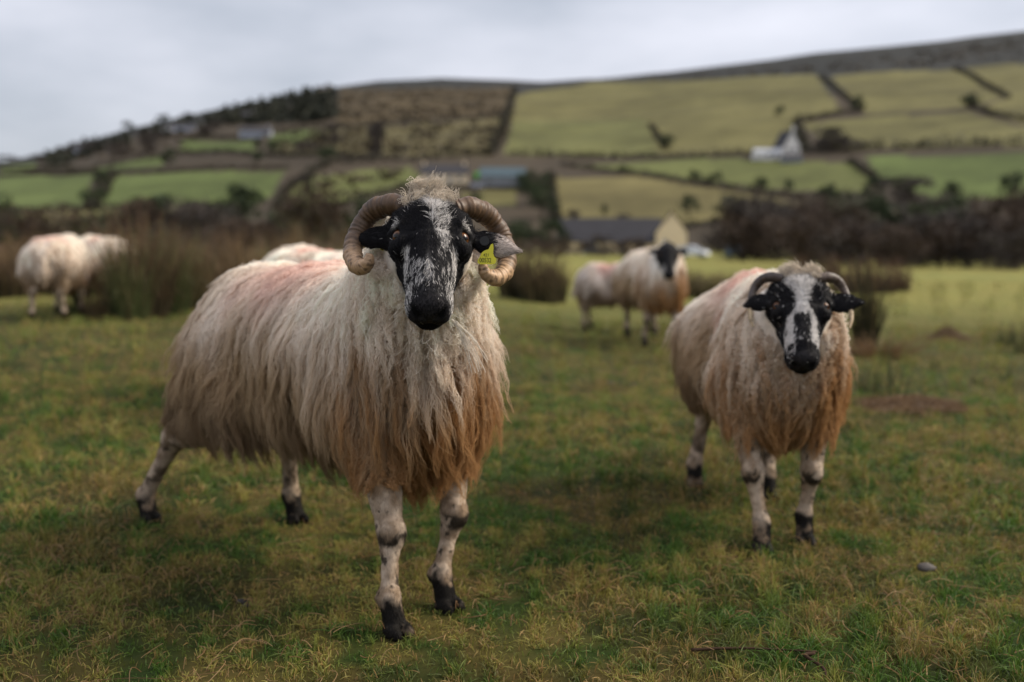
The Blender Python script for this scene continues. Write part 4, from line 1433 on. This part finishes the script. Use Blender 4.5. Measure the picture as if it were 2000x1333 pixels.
HEDGES = [([(-60, 348), (120, 343), (215, 339)], 3.0), ([(175, 412), (200, 378), (218, 342)], 5.0), ([(215, 341), (380, 334), (560, 330)], 3.2), ([(540, 412), (562, 372), (600, 346), (640, 322)], 4.0),
          ([(640, 322), (800, 314), (960, 303)], 4.5), ([(-60, 416), (160, 409), (340, 403), (500, 402)], 2.6), ([(738, 300), (740, 252)], 4.0), ([(958, 305), (985, 242), (1006, 172)], 5.0),
          ([(1000, 302), (1100, 306), (1300, 309), (1480, 304)], 4.2), ([(1560, 300), (1650, 294), (1800, 289), (2080, 282)], 5.0), ([(1572, 295), (1556, 240), (1640, 222), (1682, 218)], 4.5), ([(1682, 218), (1640, 182), (1604, 150)], 3.4),
          ([(1892, 207), (1940, 226), (2080, 248)], 3.8), ([(1865, 134), (1920, 165), (1970, 192)], 3.4), ([(1098, 324), (1250, 342), (1400, 365), (1560, 388), (1720, 384)], 3.2), ([(1660, 318), (1700, 346), (1735, 366)], 3.6),
          ([(1270, 246), (1300, 292)], 3.0), ([(345, 302), (500, 304), (560, 307), (740, 310)], 4.0), ([(-60, 322), (150, 336), (322, 308), (345, 300)], 3.5), ([(522, 258), (640, 248), (742, 246), (1000, 230)], 3.5),
          ([(345, 276), (520, 268)], 4.0), ([(540, 440), (700, 392), (835, 356)], 3.4), ([(1075, 345), (1085, 440)], 4.0), ([(830, 372), (1000, 366), (1070, 372)], 3.0), ([(1330, 448), (1460, 425), (1570, 404)], 3.0)]
hrng = np.random.default_rng(9)
HDL = {0: None, 1: "stout hedge running uphill between the two lower green fields", 3: "hedge slanting up beside the pale green field behind the ram", 7: "thick dark hedge climbing straight up toward the skyline", 8: "hedge along the foot of the big straw coloured pasture",
       9: "long dark hedge running level from the white farmhouse", 10: "zigzag hedge above the white farmhouse", 11: "hedge climbing from the zigzag corner to the moor", 12: "upper hedge with a rounded evergreen at its bend", 13: "slanting hedge just under the dark moor",
       14: "long sloping hedge dotted with trees above the tan field", 15: "short hedge dropping down from the white farmhouse", 16: "short isolated hedge inside the big straw coloured pasture", 22: "upright hedge at the side of the tan field", 23: "hedge in front of the cream cottage and teal roofed barn",
       6: "short hedge climbing between the two brown rough fields", 21: "hedge along the lower edge of the pale green field"}
for hi_, (line, hh) in enumerate(HEDGES):
    hh = hh * .56
    P = np.array([px_hill(u, v) for u, v in line])
    seg = np.hypot(*np.diff(P, axis=0).T); tot = seg.sum()
    n = int(min(420, max(12, tot / (hh * .55))))
    tpos = np.linspace(0, tot, n)
    cs = np.concatenate([[0], np.cumsum(seg)])
    xs, ys = np.interp(tpos, cs, P[:, 0]), np.interp(tpos, cs, P[:, 1])
    xs = xs + hrng.normal(0, hh * .18, n); ys = ys + hrng.normal(0, hh * .18, n)
    base = np.array([xs.mean(), ys.mean(), float(ground_z(xs.mean(), ys.mean()))])
    zs = ground_z(xs, ys)
    blobs = []
    for i in range(n):
        k = hh * hrng.uniform(.55, 1.15) * (1.5 if hrng.random() < .12 else 1)
        blobs.append((np.array([xs[i], ys[i], zs[i] + k * .42]) - base, (hh * .62, hh * .62, k * .55)))
    V, F, C = leaf_quads(hrng, blobs, 20, hh * .30, (.022, .022, .013), (.060, .050, .030))
    o = obj("hedge", mesh_np("hedge", V, F, C, smooth=False), M_LEAF, None, base)
    if HDL.get(hi_):
        tag(o, HDL[hi_], "hedge")
    else:
        tag(o, "dark overgrown hedge bank among the small fields on the left hillside", "hedge", "hedges among the left hillside fields")

# conifer plantation on the left shoulder of the hill (one far mass)
prng = np.random.default_rng(14)
poly = [(428, 243), (432, 216), (520, 195), (600, 180), (655, 172), (662, 232), (600, 240), (520, 246)]
pts = []
for q_ in range(110):
    u = prng.uniform(90, 430); v0 = float(np.interp(u, [p_[0] for p_ in SKYLINE], [p_[1] for p_ in SKYLINE]))
    pts.append(px_hill(u, v0 + prng.uniform(6, 34)))
while len(pts) < 400:
    u, v = prng.uniform(425, 665), prng.uniform(168, 248)
    if in_poly(np.array([u]), np.array([v]), poly)[0]:
        pts.append(px_hill(u, v))
pts = np.array(pts); pz = ground_z(pts[:, 0], pts[:, 1])
b0 = np.array([pts[:, 0].mean(), pts[:, 1].mean(), pz.mean()])
blobs = []
for (x, y), z in zip(pts, pz):
    h_ = prng.uniform(2.5, 6.5)
    blobs.append((np.array([x, y, z + h_ * .30]) - b0, (2.8, 2.8, h_ * .34))); blobs.append((np.array([x, y, z + h_ * .72]) - b0, (1.4, 1.4, h_ * .3)))
V, F, C = leaf_quads(prng, blobs, 16, 2.3, (.020, .025, .017), (.055, .055, .036))
tag(obj("conifer_plantation", mesh_np("conifer_plantation", V, F, C, smooth=False), M_LEAF, None, b0), "dark conifer plantation on the left shoulder of the hill", "wood", kind="stuff")

# gorse and bracken patches on the rough ground (one far mass)
grng = np.random.default_rng(61)
ROUGH = [([(660, 245), (665, 172), (1000, 170), (995, 232), (800, 240)], 230), ([(745, 304), (742, 252), (995, 236), (960, 302)], 90), ([(528, 300), (530, 264), (720, 250), (735, 300)], 70), ([(1100, 170), (1600, 125), (2000, 75), (2000, 118), (1600, 142)], 150), ([(560, 408), (610, 350), (800, 332), (700, 388)], 26), ([(0, 330), (330, 262), (420, 262), (330, 300)], 60)]
pts = []
for poly, cnt in ROUGH:
    us, vs_ = [p_[0] for p_ in poly], [p_[1] for p_ in poly]
    k_ = 0
    while k_ < cnt:
        u, v = grng.uniform(min(us), max(us)), grng.uniform(min(vs_), max(vs_))
        if in_poly(np.array([u]), np.array([v]), poly)[0]:
            pts.append(px_hill(u, v)); k_ += 1
pts = np.array(pts); pz = ground_z(pts[:, 0], pts[:, 1])
b0 = np.array([pts[:, 0].mean(), pts[:, 1].mean(), pz.mean()])
blobs = []
for (x, y), z in zip(pts, pz):
    r_ = grng.uniform(1.0, 3.4)
    blobs.append((np.array([x, y, z + .3]) - b0, (r_ * 1.6, r_ * 1.6, r_ * .45)))
V, F, C = leaf_quads(grng, blobs, 14, 1.5, (.030, .024, .015), (.085, .062, .034))
tag(obj("gorse_scrub", mesh_np("gorse_scrub", V, F, C, smooth=False), M_LEAF, None, b0), "low brown gorse and bracken patches over the rough hillside", "scrub", kind="stuff")

# ------------------------------------------------------------------ houses, barn, cars
def box_mesh(name, cs):
    """axis boxes [(x0,x1,y0,y1,z0,z1)] in one mesh"""
    V, F = [], []
    for k, (x0, x1, y0, y1, z0, z1) in enumerate(cs):
        V += [(x0, y0, z0), (x1, y0, z0), (x1, y1, z0), (x0, y1, z0), (x0, y0, z1), (x1, y0, z1), (x1, y1, z1), (x0, y1, z1)]
        b = 8 * k
        F += [(b, b + 3, b + 2, b + 1), (b + 4, b + 5, b + 6, b + 7), (b, b + 1, b + 5, b + 4), (b + 1, b + 2, b + 6, b + 5), (b + 2, b + 3, b + 7, b + 6), (b + 3, b, b + 4, b + 7)]
    me = bpy.data.meshes.new(name)
    me.from_pydata(V, [], F); me.update()
    return me

M_CREAM = mat_plain("cream_render", (.82, .66, .44), .9, .1, (.8, .14)); M_WHITE = mat_plain("whitewash", (.66, .64, .61), .9, .1, (.8, .10))
M_PALEB = mat_plain("pale_grey_render", (.36, .38, .43), .9, .1, (.8, .10)); M_SLATE = mat_plain("slate", (.040, .038, .042), .75, .25, (2.0, .25))
M_TEAL = mat_plain("teal_sheet_roof", (.038, .066, .078), .5, .4, (1.2, .15)); M_GLASS = mat_plain("window_glass", (.03, .035, .04), .1, .5, (1, .1))
M_FRAME = mat_plain("window_frame", (.6, .58, .55), .6, .2); M_GREY = mat_plain("grey_sheet", (.23, .24, .25), .6, .3); M_GREEN = mat_plain("green_paint", (.08, .34, .05), .6, .3)

def house(name, label, x, y, rotz, l, w, eave, ridge, wall_m, roof_m, windows=(), doors=(), chimneys=(), cat="house"):
    """ridge along local X; front wall at -Y, gable at +X"""
    h = thing(name, label, cat, on_ground(x, y, -.3), rotz)
    eave += .3; ridge += .3
    hl, hw = l / 2, w / 2
    me = bpy.data.meshes.new("wall")
    V = [(-hl, -hw, 0), (hl, -hw, 0), (hl, hw, 0), (-hl, hw, 0), (-hl, -hw, eave), (hl, -hw, eave), (hl, hw, eave), (-hl, hw, eave), (-hl, 0, ridge), (hl, 0, ridge)]
    me.from_pydata(V, [], [(0, 1, 5, 4), (2, 3, 7, 6), (1, 2, 6, 9, 5), (3, 0, 4, 8, 7), (4, 5, 9, 8), (6, 7, 8, 9)]); me.update()
    obj("wall", me, wall_m, h)
    # two roof slopes with overhang and thickness
    sl = (ridge - eave) / hw
    ov, th = .25, .16
    me = bpy.data.meshes.new("roof")
    V, F = [], []
    for sg in (-1, 1):
        b = len(V)
        yo = sg * (hw + ov); zo = eave - ov * sl
        V += [(-hl - .12, yo, zo + .02), (hl + .12, yo, zo + .02), (hl + .12, sg * .01, ridge + .02), (-hl - .12, sg * .01, ridge + .02)]
        V += [(-hl - .12, yo, zo + th), (hl + .12, yo, zo + th), (hl + .12, sg * .01, ridge + th), (-hl - .12, sg * .01, ridge + th)]
        F += [(b, b + 3, b + 2, b + 1), (b + 4, b + 5, b + 6, b + 7), (b, b + 1, b + 5, b + 4), (b + 1, b + 2, b + 6, b + 5), (b + 2, b + 3, b + 7, b + 6), (b + 3, b, b + 4, b + 7)]
    me.from_pydata(V, [], F); me.update()
    rf = obj("roof", me, roof_m, h)
    for cxp in chimneys:
        obj("chimney", box_mesh("chimney", [(cxp - .4, cxp + .4, -.35, .35, ridge - .5, ridge + .9), (cxp - .46, cxp + .46, -.41, .41, ridge + .9, ridge + 1.05)]), wall_m, rf)
    for face, o_, z_, ww, wh in windows:
        if face == 'front':
            fr = [(o_ - ww / 2 - .08, o_ + ww / 2 + .08, -hw - .05, -hw + .02, z_ - .08 + .3, z_ + wh + .08 + .3)]
            pn = [(o_ - ww / 2, o_ - .03, -hw - .07, -hw - .045, z_ + .3, z_ + wh + .3), (o_ + .03, o_ + ww / 2, -hw - .07, -hw - .045, z_ + .3, z_ + wh + .3)]
        else:
            fr = [(hl - .02, hl + .05, o_ - ww / 2 - .08, o_ + ww / 2 + .08, z_ - .08 + .3, z_ + wh + .08 + .3)]
            pn = [(hl + .045, hl + .07, o_ - ww / 2, o_ - .03, z_ + .3, z_ + wh + .3), (hl + .045, hl + .07, o_ + .03, o_ + ww / 2, z_ + .3, z_ + wh + .3)]
        wn = obj("window", box_mesh("window", fr), M_FRAME, h)
        obj("pane", box_mesh("pane", pn), M_GLASS, wn)
    for face, o_, ww, wh in doors:
        c_ = [(o_ - ww / 2, o_ + ww / 2, -hw - .06, -hw + .02, .3, wh + .3)] if face == 'front' else [(hl - .02, hl + .06, o_ - ww / 2, o_ + ww / 2, .3, wh + .3)]
        obj("door", box_mesh("door", c_), M_GREEN if face == 'green' else M_GREY, h)
    return h

def at_dir(u, d):
    ax = ray(u, 500)[0]; phi = math.atan(ax)
    return d * math.sin(phi), d * math.cos(phi)
F_CAM = -math.pi / 2     # gable (+X) turned to the viewer
x, y = at_dir(1309, 150)
house("gabled_cottage", "tall cream gabled cottage end beside the long slate roof", x, y, F_CAM - .12, 7.5, 4.4, 3.4, 6.2, M_CREAM, M_SLATE, [('end', -.9, 1.2, .7, 1.0)], [], [])
x, y = at_dir(1190, 158)
house("long_barn", "long low barn with a dark slate roof behind brown bushes", x, y, -.10, 16.0, 6.5, 2.0, 5.4, M_CREAM, M_SLATE, [('front', 5.6, .6, .8, .8)], [('front', 2.0, 1.1, 1.8), ('front', -3.0, 2.2, 1.8)], [], "barn")
x, y = at_dir(1276, 149)
house("lean_to", "small cream outhouse joined in front of the cottage gable", x, y, -.10, 2.6, 2.6, 1.9, 2.9, M_CREAM, M_SLATE, [('front', .3, .8, .6, .7)], [], [], "outhouse")
def hill_house(u, v): return px_hill(u, v)
x, y = hill_house(1535, 306)
house("white_farmhouse", "bright white gabled farmhouse on the hill by a bare tree", x, y, F_CAM + .25, 7.0, 5.2, 3.0, 7.6, M_WHITE, M_SLATE, [('end', -1.2, 1.0, .9, 1.1), ('end', 1.2, 1.0, .9, 1.1)], [], [4.0])
x, y = hill_house(1497, 312)
house("white_shed", "low pale shed beside the white farmhouse", x, y, .05, 8.0, 4.0, 2.0, 3.1, M_WHITE, mat_plain("pale_sheet_roof", (.42, .43, .45), .6, .3), [('front', 0, .8, .9, .8)], [('front', 2.2, 1.2, 1.8)], [], "shed")
x, y = hill_house(1546, 318)
house("dark_shed", "dark roofed shed in front of the white farmhouse", x, y, .0, 5.5, 4.0, 1.2, 2.4, M_GREY, M_SLATE, [('front', 0, .6, .9, .6)], [], [], "shed")
x, y = hill_house(868, 360)
house("cottage", "cream farm cottage with slate roof and two chimneys at the foot of the hill", x, y, .10, 13.0, 6.0, 2.7, 5.3, M_CREAM, M_SLATE, [('front', -4.2, .9, 1.0, 1.1), ('front', -1.5, .9, 1.0, 1.1), ('front', 4.0, .9, 1.0, 1.1)], [('front', 1.4, 1.0, 2.0)], [-5.6, 5.6])
x, y = hill_house(982, 364)
house("teal_barn", "farm barn with a blue green sheet roof next to the cream cottage", x, y, .08, 12.5, 8.0, 2.4, 5.0, M_GREY, M_TEAL, [('front', -4, .9, 1.2, .8)], [('front', 2.5, 3.0, 2.3)], [], "barn")
for u, v, l_, w_, wm, lab in ((362, 258, 13, 7, M_PALEB, "pale blue grey house on the ridge left of the plantation"), (330, 258, 8, 6, M_WHITE, "small white house at the ridge beside dark bushes"),
                              (500, 270, 15, 7, M_PALEB, "long pale house below the conifer plantation"), (484, 236, 9, 7, M_WHITE, "white house standing within the conifer plantation"),
                              (634, 182, 9, 6, M_CREAM, "tiny cream house on the skyline at the plantation edge"), (160, 300, 10, 6, M_PALEB, "grey house low on the left end of the ridge")):
    x, y = hill_house(u, v)
    house("hill_house", lab, x, y, .1, l_, w_, 3.0, 5.4, wm, M_SLATE, [('front', -l_ * .28, 1.0, 1.1, 1.1), ('front', l_ * .28, 1.0, 1.1, 1.1)], [('front', 0, 1.0, 2.0)], [l_ * .4])

M_TYRE = mat_plain("tyre", (.02, .02, .02), .8, .2); M_RIM = mat_plain("rim", (.4, .4, .42), .4, .5)
def car(label, x, y, rotz, paint, name):
    c = thing(name, label, 'car', on_ground(x, y), rotz)
    prof = [(-2.0, .35), (-2.05, .75), (-1.9, .98), (-1.45, 1.42), (-.2, 1.52), (.55, 1.40), (1.15, .98), (1.85, .82), (2.05, .62), (2.05, .35)]
    n = len(prof)
    V = []
    for yy, k in ((-.86, 1), (-.80, 1.0), (.80, 1.0), (.86, 1)):
        for px_, pz_ in prof:
            tp = .82 if pz_ > 1.2 else 1.0
            V.append((px_, yy * tp, pz_))
    F = [[i, (i + 1) % n, (i + 1) % n + n, i + n] for i in range(n)]
    F = [[k * n + i, k * n + (i + 1) % n, (k + 1) * n + (i + 1) % n, (k + 1) * n + i] for k in range(3) for i in range(n)] + [list(range(n))[::-1], list(range(3 * n, 4 * n))]
    me = bpy.data.meshes.new("body"); me.from_pydata(V, [], F); me.update()
    obj("body", me, paint, c)
    for sg in (-1, 1):
        obj("side_window", box_mesh("side_window", [(-1.2, -.25, sg * .74 - .06, sg * .74 + .06, 1.02, 1.36), (-.15, .55, sg * .74 - .06, sg * .74 + .06, 1.02, 1.36)]), M_GLASS, c)
        for wx in (-1.25, 1.3):
            V, F, _ = tube([(wx, sg * .68, .31), (wx, sg * .88, .31)], [.31, .31], 18)
            w = obj("wheel", mesh_np("wheel", V, F, smooth=False), M_TYRE, c)
            V, F, _ = tube([(wx, sg * .85, .31), (wx, sg * .895, .31)], [.19, .19], 14)
            obj("rim", mesh_np("rim", V, F, smooth=False), M_RIM, w)
    me = bpy.data.meshes.new("rear_window"); me.from_pydata([(-1.93, -.6, 1.0), (-1.93, .6, 1.0), (-1.52, .55, 1.39), (-1.52, -.55, 1.39)], [], [(0, 1, 2, 3)]); me.update()
    obj("rear_window", me, M_GLASS, c)
    me = bpy.data.meshes.new("windscreen"); me.from_pydata([(1.16, -.62, 1.01), (1.16, .62, 1.01), (.60, .55, 1.41), (.60, -.55, 1.41)], [], [(0, 1, 2, 3)]); me.update()
    obj("windscreen", me, M_GLASS, c)
x, y = at_dir(1352, 128)
car("white car parked beside the gabled cottage", x, y, -.5, mat_plain("white_paint", (.70, .72, .76), .3, .5, (1, .04)), "parked_car")
x, y = at_dir(1435, 120)
car("blue car half hidden in scrub near the round brown bush", x, y, 1.2, mat_plain("blue_paint", (.16, .27, .36), .3, .5, (1, .06)), "parked_car")
x, y = hill_house(932, 368)
car("white car in the yard before the teal roofed barn", x, y, .2, mat_plain("white_paint_dull", (.45, .48, .55), .4, .4, (1, .05)), "parked_car")
x, y = hill_house(940, 352)
M_ = mesh_np("tank", *tube([(-2.0, 0, 1.1), (-1.8, 0, 1.1), (1.8, 0, 1.1), (2.0, 0, 1.1)], [.7, 1.1, 1.1, .7], 20)[:2])
t_ = thing("green_tank", "bright green tank at the end of the teal roofed barn", "tank", on_ground(x, y, .0), .3)
obj("vessel", M_, M_GREEN, t_); obj("stand", box_mesh("stand", [(-1.4, -1.1, -.7, .7, -.3, .5), (1.1, 1.4, -.7, .7, -.3, .5)]), M_GREY, t_)

# ------------------------------------------------------------------ rushes and weeds
def rush(x, y, h, r, n, label, group, name="rush_clump", rad=.0035, seed=0, ca=(.030, .036, .015), cb=(.075, .070, .028), tip=(.19, .085, .045), lean=.25, cat="rush", tipw=.75):
    rng = np.random.default_rng(1000 + seed)
    K = 6
    t = np.linspace(0, 1, K)
    a = rng.random(n) * 6.28; q = r * .55 * np.sqrt(rng.random(n))
    bx, by = x + q * np.cos(a), y + q * np.sin(a)
    bz = ground_z(bx, by)
    hh = h * rng.uniform(.30, 1.18, n) * (1 - .42 * (q / (r * .55)) ** 2)
    out = (q / (r * .55 + 1e-6)) * lean + rng.normal(0, .09, n)
    dx = np.cos(a) * out + rng.normal(0, .05, n); dy = np.sin(a) * out + rng.normal(0, .05, n)
    broke = rng.random(n) < .10
    P = np.empty((n, K, 3))
    P[:, :, 0] = bx[:, None] + dx[:, None] * hh[:, None] * (t ** 1.4)[None]
    P[:, :, 1] = by[:, None] + dy[:, None] * hh[:, None] * (t ** 1.4)[None]
    zz = hh[:, None] * (t - .10 * t ** 3)[None]
    zz = np.where(broke[:, None], hh[:, None] * np.minimum(t, .55 - .35 * (t - .55))[None], zz)
    P[:, :, 2] = bz[:, None] - .01 + zz
    n_s = rng.random(n) < .14
    b = mix3(ca, cb, rng.random(n)) * rng.uniform(.6, 1.4, (n, 1))
    b = np.where(n_s[:, None], np.array((.22, .165, .075)) * rng.uniform(.5, 1.1, (n, 1)), b)
    tp = np.array(tip) * rng.uniform(.5, 1.4, (n, 1))
    C = b[:, None] * (1 - (tipw * t ** 1.8)[None, :, None]) + tp[:, None] * (tipw * t ** 1.8)[None, :, None]
    R = rad * rng.uniform(.6, 1.3, n)[:, None] * (1 - .7 * t ** 2)[None]
    P = P - np.array([x, y, 0]); z0 = float(ground_z(x, y)); P[:, :, 2] -= z0
    o = hair_np(name, P, R, C, M_RUSH)
    o.location = (x, y, z0)
    tag(o, label, cat, group)
    return o
rr = np.random.default_rng(55)
RBL, RBG = "tall dark rush clump with rusty brown tips in the rush bed behind the ram", "clumps of the rush bed"
k = 0
PAL = [((.035, .040, .016), (.090, .085, .034), (.19, .105, .055)), ((.030, .042, .015), (.085, .105, .034), (.14, .11, .05)), ((.065, .052, .026), (.16, .12, .055), (.26, .16, .085)), ((.026, .025, .014), (.070, .056, .028), (.16, .085, .05))]
for u, d, h_, r_, n_, pi in [(150, 9.3, .40, .16, 50, 1), (182, 9.0, .52, .20, 70, 3), (238, 9.2, .85, .20, 110, 0), (252, 8.9, .92, .30, 260, 1), (278, 9.2, 1.08, .42, 420, 3), (312, 9.5, .98, .46, 480, 1), (350, 9.9, .92, .40, 420, 0), (196, 8.9, .40, .16, 60, 2)]:
    ax, _ = ray(u, 560); P_ = PAL[pi]; rush(ax * d, d, h_, r_, n_, RBL, RBG, seed=k, rad=.0040, ca=P_[0], cb=P_[1], tip=P_[2]); k += 1
for d0, us, hh in ((11.3, range(250, 720, 60), .88), (13.4, range(-60, 740, 58), .95), (16.5, range(-60, 740, 62), 1.02), (21.0, range(-80, 760, 58), 1.16)):
    for u in us:
        d = d0 + rr.uniform(-1.1, 1.1); ax, _ = ray(u + rr.uniform(-24, 24), 560)
        if d < 12.4 and u < 250: continue
        P_ = PAL[rr.integers(0, 4)]
        rush(ax * d, d, hh * rr.uniform(.62, 1.15), rr.uniform(.38, .70), int(rr.uniform(150, 300)), RBL, RBG, seed=k, rad=.0060, ca=P_[0], cb=P_[1], tip=P_[2], lean=rr.uniform(.2, .45)); k += 1
for u, d, h_, r_ in ((1010, 15.5, 1.0, .50), (1052, 15.2, 1.05, .55), (1078, 15.8, .85, .4)):
    ax, _ = ray(u, 560); rush(ax * d, d, h_, r_, 300, "dark rounded rush clump beside the ram's horn in open pasture", "rounded rush clumps in mid pasture", seed=k, rad=.006, ca=(.022, .026, .013), cb=(.06, .055, .026), tip=(.15, .085, .05)); k += 1
for u, d in ((1365, 17.5), (1400, 17.0), (1432, 17.8), (1345, 19)):
    ax, _ = ray(u, 560); rush(ax * d, d, .55, .45, 260, "low olive rush clump between the black faced sheep and the ewe", "low olive rush clumps", seed=k, rad=.006, ca=(.05, .05, .022), cb=(.10, .09, .04), tip=(.16, .11, .06)); k += 1
for u, d in ((1645, 19.5), (1685, 19.0), (1722, 19.6), (1750, 20.4), (1300, 40), (1620, 36), (1560, 38)):
    ax, _ = ray(u, 560); rush(ax * d, d, .80 if d < 30 else .9, .50, 150, "brown rush clump at the far edge of the pasture near the scrub", "brown rush clumps at the pasture edge", seed=k, rad=.007, ca=(.045, .032, .022), cb=(.085, .058, .038), tip=(.17, .09, .055)); k += 1
for u, v, h_, r_, n_ in ((1690, 684, 1.0, .17, 230),):
    x, y = px_ground(u, v); rush(x, y, h_, r_, n_, "tall dark rush tussock standing behind the horned ewe", None, "rush_tussock", .0034, 901, ca=(.022, .024, .011), cb=(.055, .055, .022), lean=.16, tip=(.10, .06, .03), tipw=.4)
x, y = px_ground(1712, 694)
rush(x, y - .05, .22, .42, 260, "collapsed brown dead stems at the foot of the rush tussock", None, "dead_rush_tuft", .003, 902, ca=(.11, .06, .028), cb=(.20, .12, .05), tip=(.22, .13, .06), lean=1.6)
for u, v, h_, r_, n_, lab in ((1958, 678, .30, .16, 46, "sparse green rush tuft with a few upright stems on the open grass"), (1742, 790, .42, .10, 16, "thin leaning green weed with bent stems beside the dead rush mat"),
                              (1695, 768, .28, .12, 34, "short green rush tuft close behind the horned ewe"), (1998, 690, .34, .14, 40, "dark rush tuft alone at the pasture's right side"),
                              (1828, 722, .16, .05, 8, "short thin dry stalk pair standing in open grass"), (1910, 752, .14, .05, 10, "small dark thistle stalk in open grass"), (1962, 745, .16, .05, 10, "brown dock stalk in open grass near the rush tuft")):
    x, y = px_ground(u, v); rush(x, y, h_, r_, n_, lab, None, "rush_tuft", .0030, int(u), ca=(.03, .045, .016), cb=(.07, .085, .03), lean=.30, tip=(.09, .08, .03), cat="plant")

def mat_of_stems(u, v, w, d, n, label, name, cat, hgt=.10, seed=3, cols=((.10, .055, .026), (.22, .13, .055))):
    rng = np.random.default_rng(seed)
    cx_, cy_ = px_ground(u, v)
    K = 6; t = np.linspace(0, 1, K)
    bx = rng.normal(0, w * .42, n); by = rng.normal(0, d * .42, n)
    az = rng.normal(0, .8, n) + np.where(rng.random(n) < .5, 0, math.pi); ln = rng.uniform(.06, .22, n)
    P = np.empty((n, K, 3))
    P[:, :, 0] = bx[:, None] + np.cos(az)[:, None] * ln[:, None] * t; P[:, :, 1] = by[:, None] + np.sin(az)[:, None] * ln[:, None] * t
    g_ = ground_z(P[:, :, 0] + cx_, P[:, :, 1] + cy_)
    z0 = float(ground_z(cx_, cy_))
    dome = hgt * np.exp(-(P[:, :, 0] / w) ** 2 * 2.2 - (P[:, :, 1] / d) ** 2 * 2.2) * (.5 + 1.0 * fbm(np.stack([P[:, :, 0] * 9 + 3, P[:, :, 1] * 9], -1), 7, 2))
    P[:, :, 2] = g_ - z0 + dome * rng.uniform(.2, 1.1, n)[:, None] + .01 + .03 * np.sin(t * 3.14)[None] * rng.random(n)[:, None]
    c = mix3(cols[0], cols[1], rng.random(n)) * rng.uniform(.6, 1.2, (n, 1))
    o = hair_np(name, P, np.repeat(rng.uniform(.0007, .0016, n)[:, None], K, 1), np.repeat(c[:, None], K, 1), M_RUSH)
    o.location = (cx_, cy_, z0)
    tag(o, label, cat)
mat_of_stems(1775, 800, .24, .26, 1700, "flattened brown mat of dead rushes on the grass near the ewe", "dead_rush_mat", "dead rushes", .035, 3)
mat_of_stems(1850, 664, .16, .20, 420, "small brown tussock of dead grass out in the pasture", "dead_grass_tussock", "tussock", .09, 4, ((.13, .075, .04), (.22, .14, .07)))
# stone, twigs, droppings
def lump(name, label, cat, u, v, r, m, seed, group=None, sq=.6):
    x, y = px_ground(u, v)
    nu, nv = 16, 10
    th = np.linspace(0, math.pi, nv); ph = np.linspace(0, 2 * math.pi, nu, endpoint=False)
    d = np.stack([np.sin(th)[:, None] * np.cos(ph), np.sin(th)[:, None] * np.sin(ph), np.cos(th)[:, None] * np.ones(nu)], -1).reshape(-1, 3)
    k = r * (1 + .5 * (fbm(d * 1.6 + seed, seed, 3) - .5))
    V = d * k[:, None] * np.array([1.25, 1, sq])
    i = np.arange(nv - 1)[:, None]; j = np.arange(nu)[None]
    F = np.stack([i * nu + j, (i + 1) * nu + j, (i + 1) * nu + (j + 1) % nu, i * nu + (j + 1) % nu], -1).reshape(-1, 4)
    return tag(obj(name, mesh_np(name, V, F), m, None, on_ground(x, y, r * sq * .30)), label, cat, group)
lump("stone", "pale grey stone lying in the grass in front of the ewe", "stone", 1810, 1112, .020, mat_plain("stone", (.10, .088, .078), .85, .2, (20, .25), (.4, .01)), 3)
M_DUNG = mat_plain("dung", (.018, .014, .010), .6, .3, (60, .3))
for q, (u, v, r) in enumerate(((474, 1178, .012), (1640, 1022, .014), (480, 1186, .009), (1190, 752, .03), (1235, 756, .03))):
    lump("dropping", "dark sheep dropping lying on the grass", "dropping", u, v, r, M_DUNG, 20 + q, "sheep droppings")
def twig(u0, v0, u1, v1, r, seed, label):
    a = np.array(on_ground(*px_ground(u0, v0), .016)); b = np.array(on_ground(*px_ground(u1, v1), .020))
    rg = np.random.default_rng(seed)
    mid = (a + b) / 2 + rg.normal(0, .012, 3) * np.array([1, 1, .2]); q1 = a * .75 + b * .25 + rg.normal(0, .008, 3) * np.array([1, 1, .2])
    pts = spline([a, q1, mid, b], 18) - a
    V, F, _ = tube(pts, np.linspace(r, r * .45, 18) * (1 + .25 * rg.random(18)), 7)
    tag(obj("twig", mesh_np("twig", V, F, np.tile((.045, .026, .016), (len(V), 1))), M_BARK, None, tuple(a)), label, "twig")
twig(1350, 1285, 1595, 1292, .0035, 1, "long thin dark twig lying in the front grass")
twig(1590, 1292, 1615, 1345, .0042, 2, "short reddish brown twig touching the long twig")
